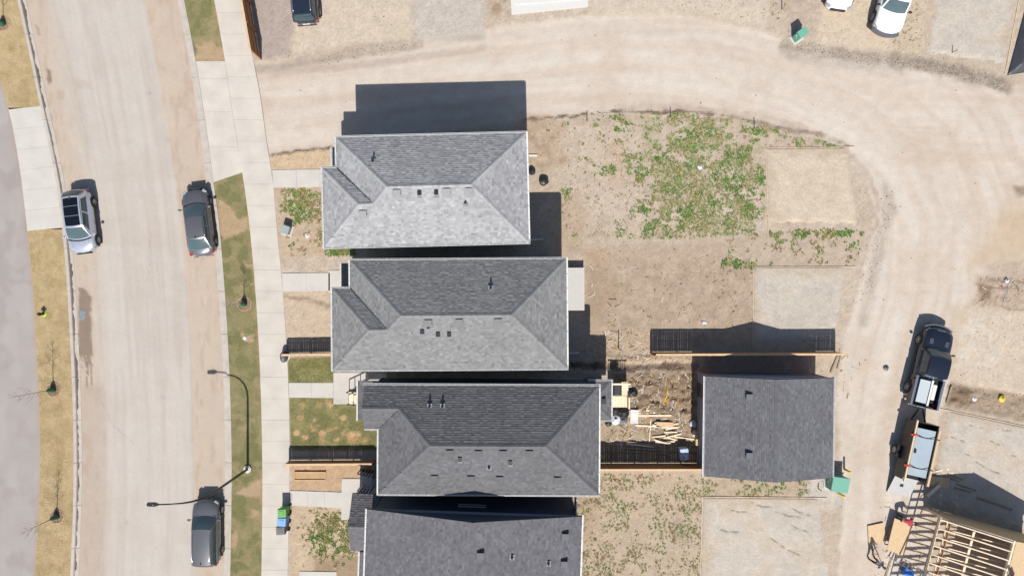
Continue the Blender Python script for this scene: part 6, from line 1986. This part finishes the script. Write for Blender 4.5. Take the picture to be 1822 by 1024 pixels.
X, Y = scatter([(528, 915), (570, 900), (650, 920), (650, 1000), (590, 1010), (535, 985)], 3600, 9, lambda X, Y: sstep(.3, .55, fbm(X / 18, Y / 18, 207, 3)) * sstep(60, 20, np.hypot(X - 598, (Y - 955) * 1.1)) + .05)
weeds("dense weeds on the gabled house's front lawn", "weed_cover", [(X, Y, .06, .15, GRN)], 34)
X, Y = scatter([(1020, 842), (1250, 842), (1246, 1030), (1020, 1030)], 4600, 10, lambda X, Y: sstep(.40, .6, fbm(X / 24, Y / 18, 208, 3)) * .9 + .05)
Xb, Yb = scatter([(1250, 850), (1440, 852), (1440, 882), (1250, 882)], 420, 13, nz(16, .38, .62, 209))
weeds("small weeds over the bare yard behind the gabled house", "weed_cover", [(X, Y, .035, .10, GRN + DRY), (Xb, Yb, .05, .13, GRN)], 35)
X, Y = scatter([(1592, -20), (1650, -20), (1634, 98), (1588, 98)], 120, 14)
Xb, Yb = scatter([(1210, 0), (1400, 0), (1400, 40), (1210, 22)], 60, 15)
weeds("scattered dry tufts along the lots at the top edge", "weed_cover", [(X, Y, .04, .1, DRY), (Xb, Yb, .04, .09, DRY)], 36)

def grass(label, xl, xr, y0, y1, n, cols, seed, colf=None, poly=None, zc=.12, h=(.012, .04), skip=None):
    r = np.random.default_rng(seed)
    if poly is None:
        Y = r.uniform(y0, y1, n); X = lerp(xl(Y), xr(Y), r.uniform(.01, .99, n))
    else:
        X, Y = scatter(poly, n, seed)
    if skip is not None:
        m = skip(X, Y); X, Y = X[m], Y[m]
    n = len(X)
    x = (X - 911) / PXM; y = (512 - Y) / PXM; z = np.full(n, zc) - .015 if zc else ground_z(x, y)
    a = r.uniform(0, 6.28, n); hh = r.uniform(*h, n); w = r.uniform(.006, .014, n); ln = r.uniform(.8, 2.2, n) * hh
    b = r.uniform(0, 6.28, n)
    V = np.stack([np.stack([x - np.cos(a) * w, y - np.sin(a) * w, z], -1), np.stack([x + np.cos(a) * w, y + np.sin(a) * w, z], -1),
                  np.stack([x + np.cos(b) * ln, y + np.sin(b) * ln, z + hh], -1)], 1).reshape(-1, 3)
    if colf is not None:
        C = colf(X, Y) * r.uniform(.95, 1.95, (n, 1))
    else:
        cc = np.array([A(*c) for c in cols]); C = cc[r.integers(0, len(cc), n)] * r.uniform(.85, 1.9, (n, 1)) * (.8 + .5 * fbm(X / 7, Y / 7, seed, 2))[:, None]
    o = np_mesh("grass", V, np.arange(3 * n).reshape(-1, 3), M_leaf, None, np.repeat(C, 3, 0)); o["kind"] = "stuff"; o["label"] = label; o["category"] = "grass"
    return o
grass("dry golden grass of the left verge above the concrete crossing", X_path, X_ko, -20, 191, 26000, None, 41, gold_col)
grass("dry golden grass of the left verge below the concrete crossing", X_path, X_ko, 409, 1050, 80000, None, 42, gold_col)
grass("green grass of the right verge above the driveway apron", X_ro, X_sl, -20, 109, 12000, None, 43, green_col)
grass("green grass of the right verge below the driveway apron", X_ro, X_sl, 330, 1050, 70000, None, 44, green_col)
LG = [(128, 142, 66), (104, 128, 52), (150, 154, 86), (166, 154, 98), (154, 146, 88)]
bare = lambda X, Y: np.min([np.hypot((X - a) * .8, Y - b) for a, b in [(560, 745), (575, 770), (545, 775), (600, 780), (625, 772), (612, 742), (590, 722), (637, 770), (530, 770)]], 0) > 6
grass("green lawn left of the charcoal house, above its front walk", None, None, 0, 0, 9000, LG, 45, poly=[(514, 637), (596, 635), (596, 680), (515, 680)], zc=0, h=(.015, .05), skip=None)
grass("patchy green lawn left of the charcoal house, below its front walk", None, None, 0, 0, 26000, LG, 46, poly=[(516, 708), (640, 706), (675, 722), (675, 798), (519, 798)], zc=0, h=(.015, .05), skip=bare)

def stones():
    r = np.random.default_rng(55)
    n = 22000
    X = r.uniform(470, 1840, n); Y = r.uniform(-10, 1034, n)
    road_ = X > X_sr(Y) + 4
    p = .35 + .65 * sstep(.4, .65, fbm(X / 40, Y / 40, 301))
    m = road_ & (r.random(n) < p) & ((poly_sd(ALLEY, X, Y) > 2) | (r.random(n) < .06))
    X, Y = X[m], Y[m]
    for pl, k, sp in (([(1395, 82), (1480, 94), (1560, 107), (1650, 118), (1720, 134), (1790, 154)], 2600, 9), ([(1575, 335), (1582, 375), (1562, 415), (1554, 470), (1542, 530)], 380, 12), ([(560, 108), (660, 92), (745, 80)], 500, 8), ([(478, 278), (590, 264)], 200, 3), ([(935, 216), (1040, 205), (1090, 200), (1190, 199), (1270, 203), (1350, 220), (1465, 243)], 900, 3)):
        pl = np.array(pl, float); s = r.uniform(0, len(pl) - 1.001, k); i = s.astype(int); f = (s - i)[:, None]
        q = pl[i] * (1 - f) + pl[i + 1] * f + r.normal(0, sp, (k, 2)) * .6
        X = np.concatenate([X, q[:, 0]]); Y = np.concatenate([Y, q[:, 1]])
    for poly, k in (([(1090, 662), (1238, 660), (1240, 742), (1118, 730)], 1500), ([(1080, 630), (1240, 632), (1240, 662), (1080, 660)], 900), ([(1690, 682), (1840, 705), (1840, 745), (1690, 718)], 700), ([(1060, 590), (1155, 590), (1155, 640), (1060, 645)], 500)):
        a, b = scatter(poly, k, 60 + k); X = np.concatenate([X, a]); Y = np.concatenate([Y, b])
    n = len(X)
    x = (X - 911) / PXM; y = (512 - Y) / PXM; z = ground_z(x, y)
    s = .014 + .05 * r.random(n) ** 3
    D = np.array([(1, 0, 0), (0, 1, 0), (-1, 0, 0), (0, -1, 0), (0, 0, 1.0)])
    a = r.uniform(0, 6.28, n); ca, sa = np.cos(a), np.sin(a)
    V = np.zeros((n, 5, 3))
    for k in range(5):
        dx, dy, dz = D[k]; e = s * r.uniform(.7, 1.3, n)
        V[:, k, 0] = x + (ca * dx - sa * dy) * e; V[:, k, 1] = y + (sa * dx + ca * dy) * e; V[:, k, 2] = z + dz * e * .9 - .004
    F = np.array([(0, 1, 4), (1, 2, 4), (2, 3, 4), (3, 0, 4)])
    F = (np.arange(n)[:, None, None] * 5 + F[None]).reshape(-1, 3)
    pal = np.array([A(*c) for c in ((198, 186, 172), (178, 162, 146), (160, 146, 132), (214, 203, 190), (188, 166, 142), (150, 128, 106))])
    C = np.repeat(pal[r.integers(0, len(pal), n)], 5, 0)
    o = np_mesh("loose_gravel", V.reshape(-1, 3), F, M_ground, None, C); o["kind"] = "stuff"; o["label"] = "loose stones and clods strewn over the lots and lane"; o["category"] = "gravel"
stones()

def splinters():
    """wood splinters, wrappers and straw left over the building lots"""
    r = np.random.default_rng(77); V = []; C = []
    for poly, n in (([(1118, 665), (1238, 662), (1244, 790), (1070, 790), (1120, 730)], 520), ([(1060, 585), (1157, 588), (1157, 645), (1010, 652)], 150), ([(1640, 830), (1720, 840), (1700, 890), (1640, 880)], 60), ([(1740, 490), (1822, 495), (1822, 545), (1740, 540)], 40), ([(1480, 620), (1540, 640), (1500, 720), (1485, 700)], 30), ([(1045, 450), (1340, 440), (1340, 600), (1060, 600)], 60), ([(1150, 210), (1360, 230), (1360, 410), (1160, 400)], 50), ([(1550, 900), (1640, 900), (1640, 1024), (1550, 1024)], 50)):
        X, Y = scatter(poly, n, n + 5)
        for a_, b_ in zip(X, Y):
            x, y = g(a_, b_); z = gz(x, y) + .02
            l = r.uniform(.04, .28); w = r.uniform(.012, .035); t = r.uniform(0, 6.28); c, s_ = math.cos(t), math.sin(t)
            k = A(*[(232, 214, 184), (214, 186, 146), (236, 232, 226), (150, 122, 94), (196, 160, 120)][r.integers(0, 5)])
            dz = r.uniform(0, .05)
            for u, v, zz in ((-1, -1, 0), (1, -1, dz), (1, 1, dz), (-1, 1, 0)):
                V.append((x + c * l * u - s_ * w * v, y + s_ * l * u + c * w * v, z + zz)); C.append(k)
    o = np_mesh("wood_splinters", V, np.arange(len(V)).reshape(-1, 4), M_leaf, None, C); o["kind"] = "stuff"
    o["label"] = "pale wood splinters and scraps strewn over the building lots"; o["category"] = "scraps"
splinters()
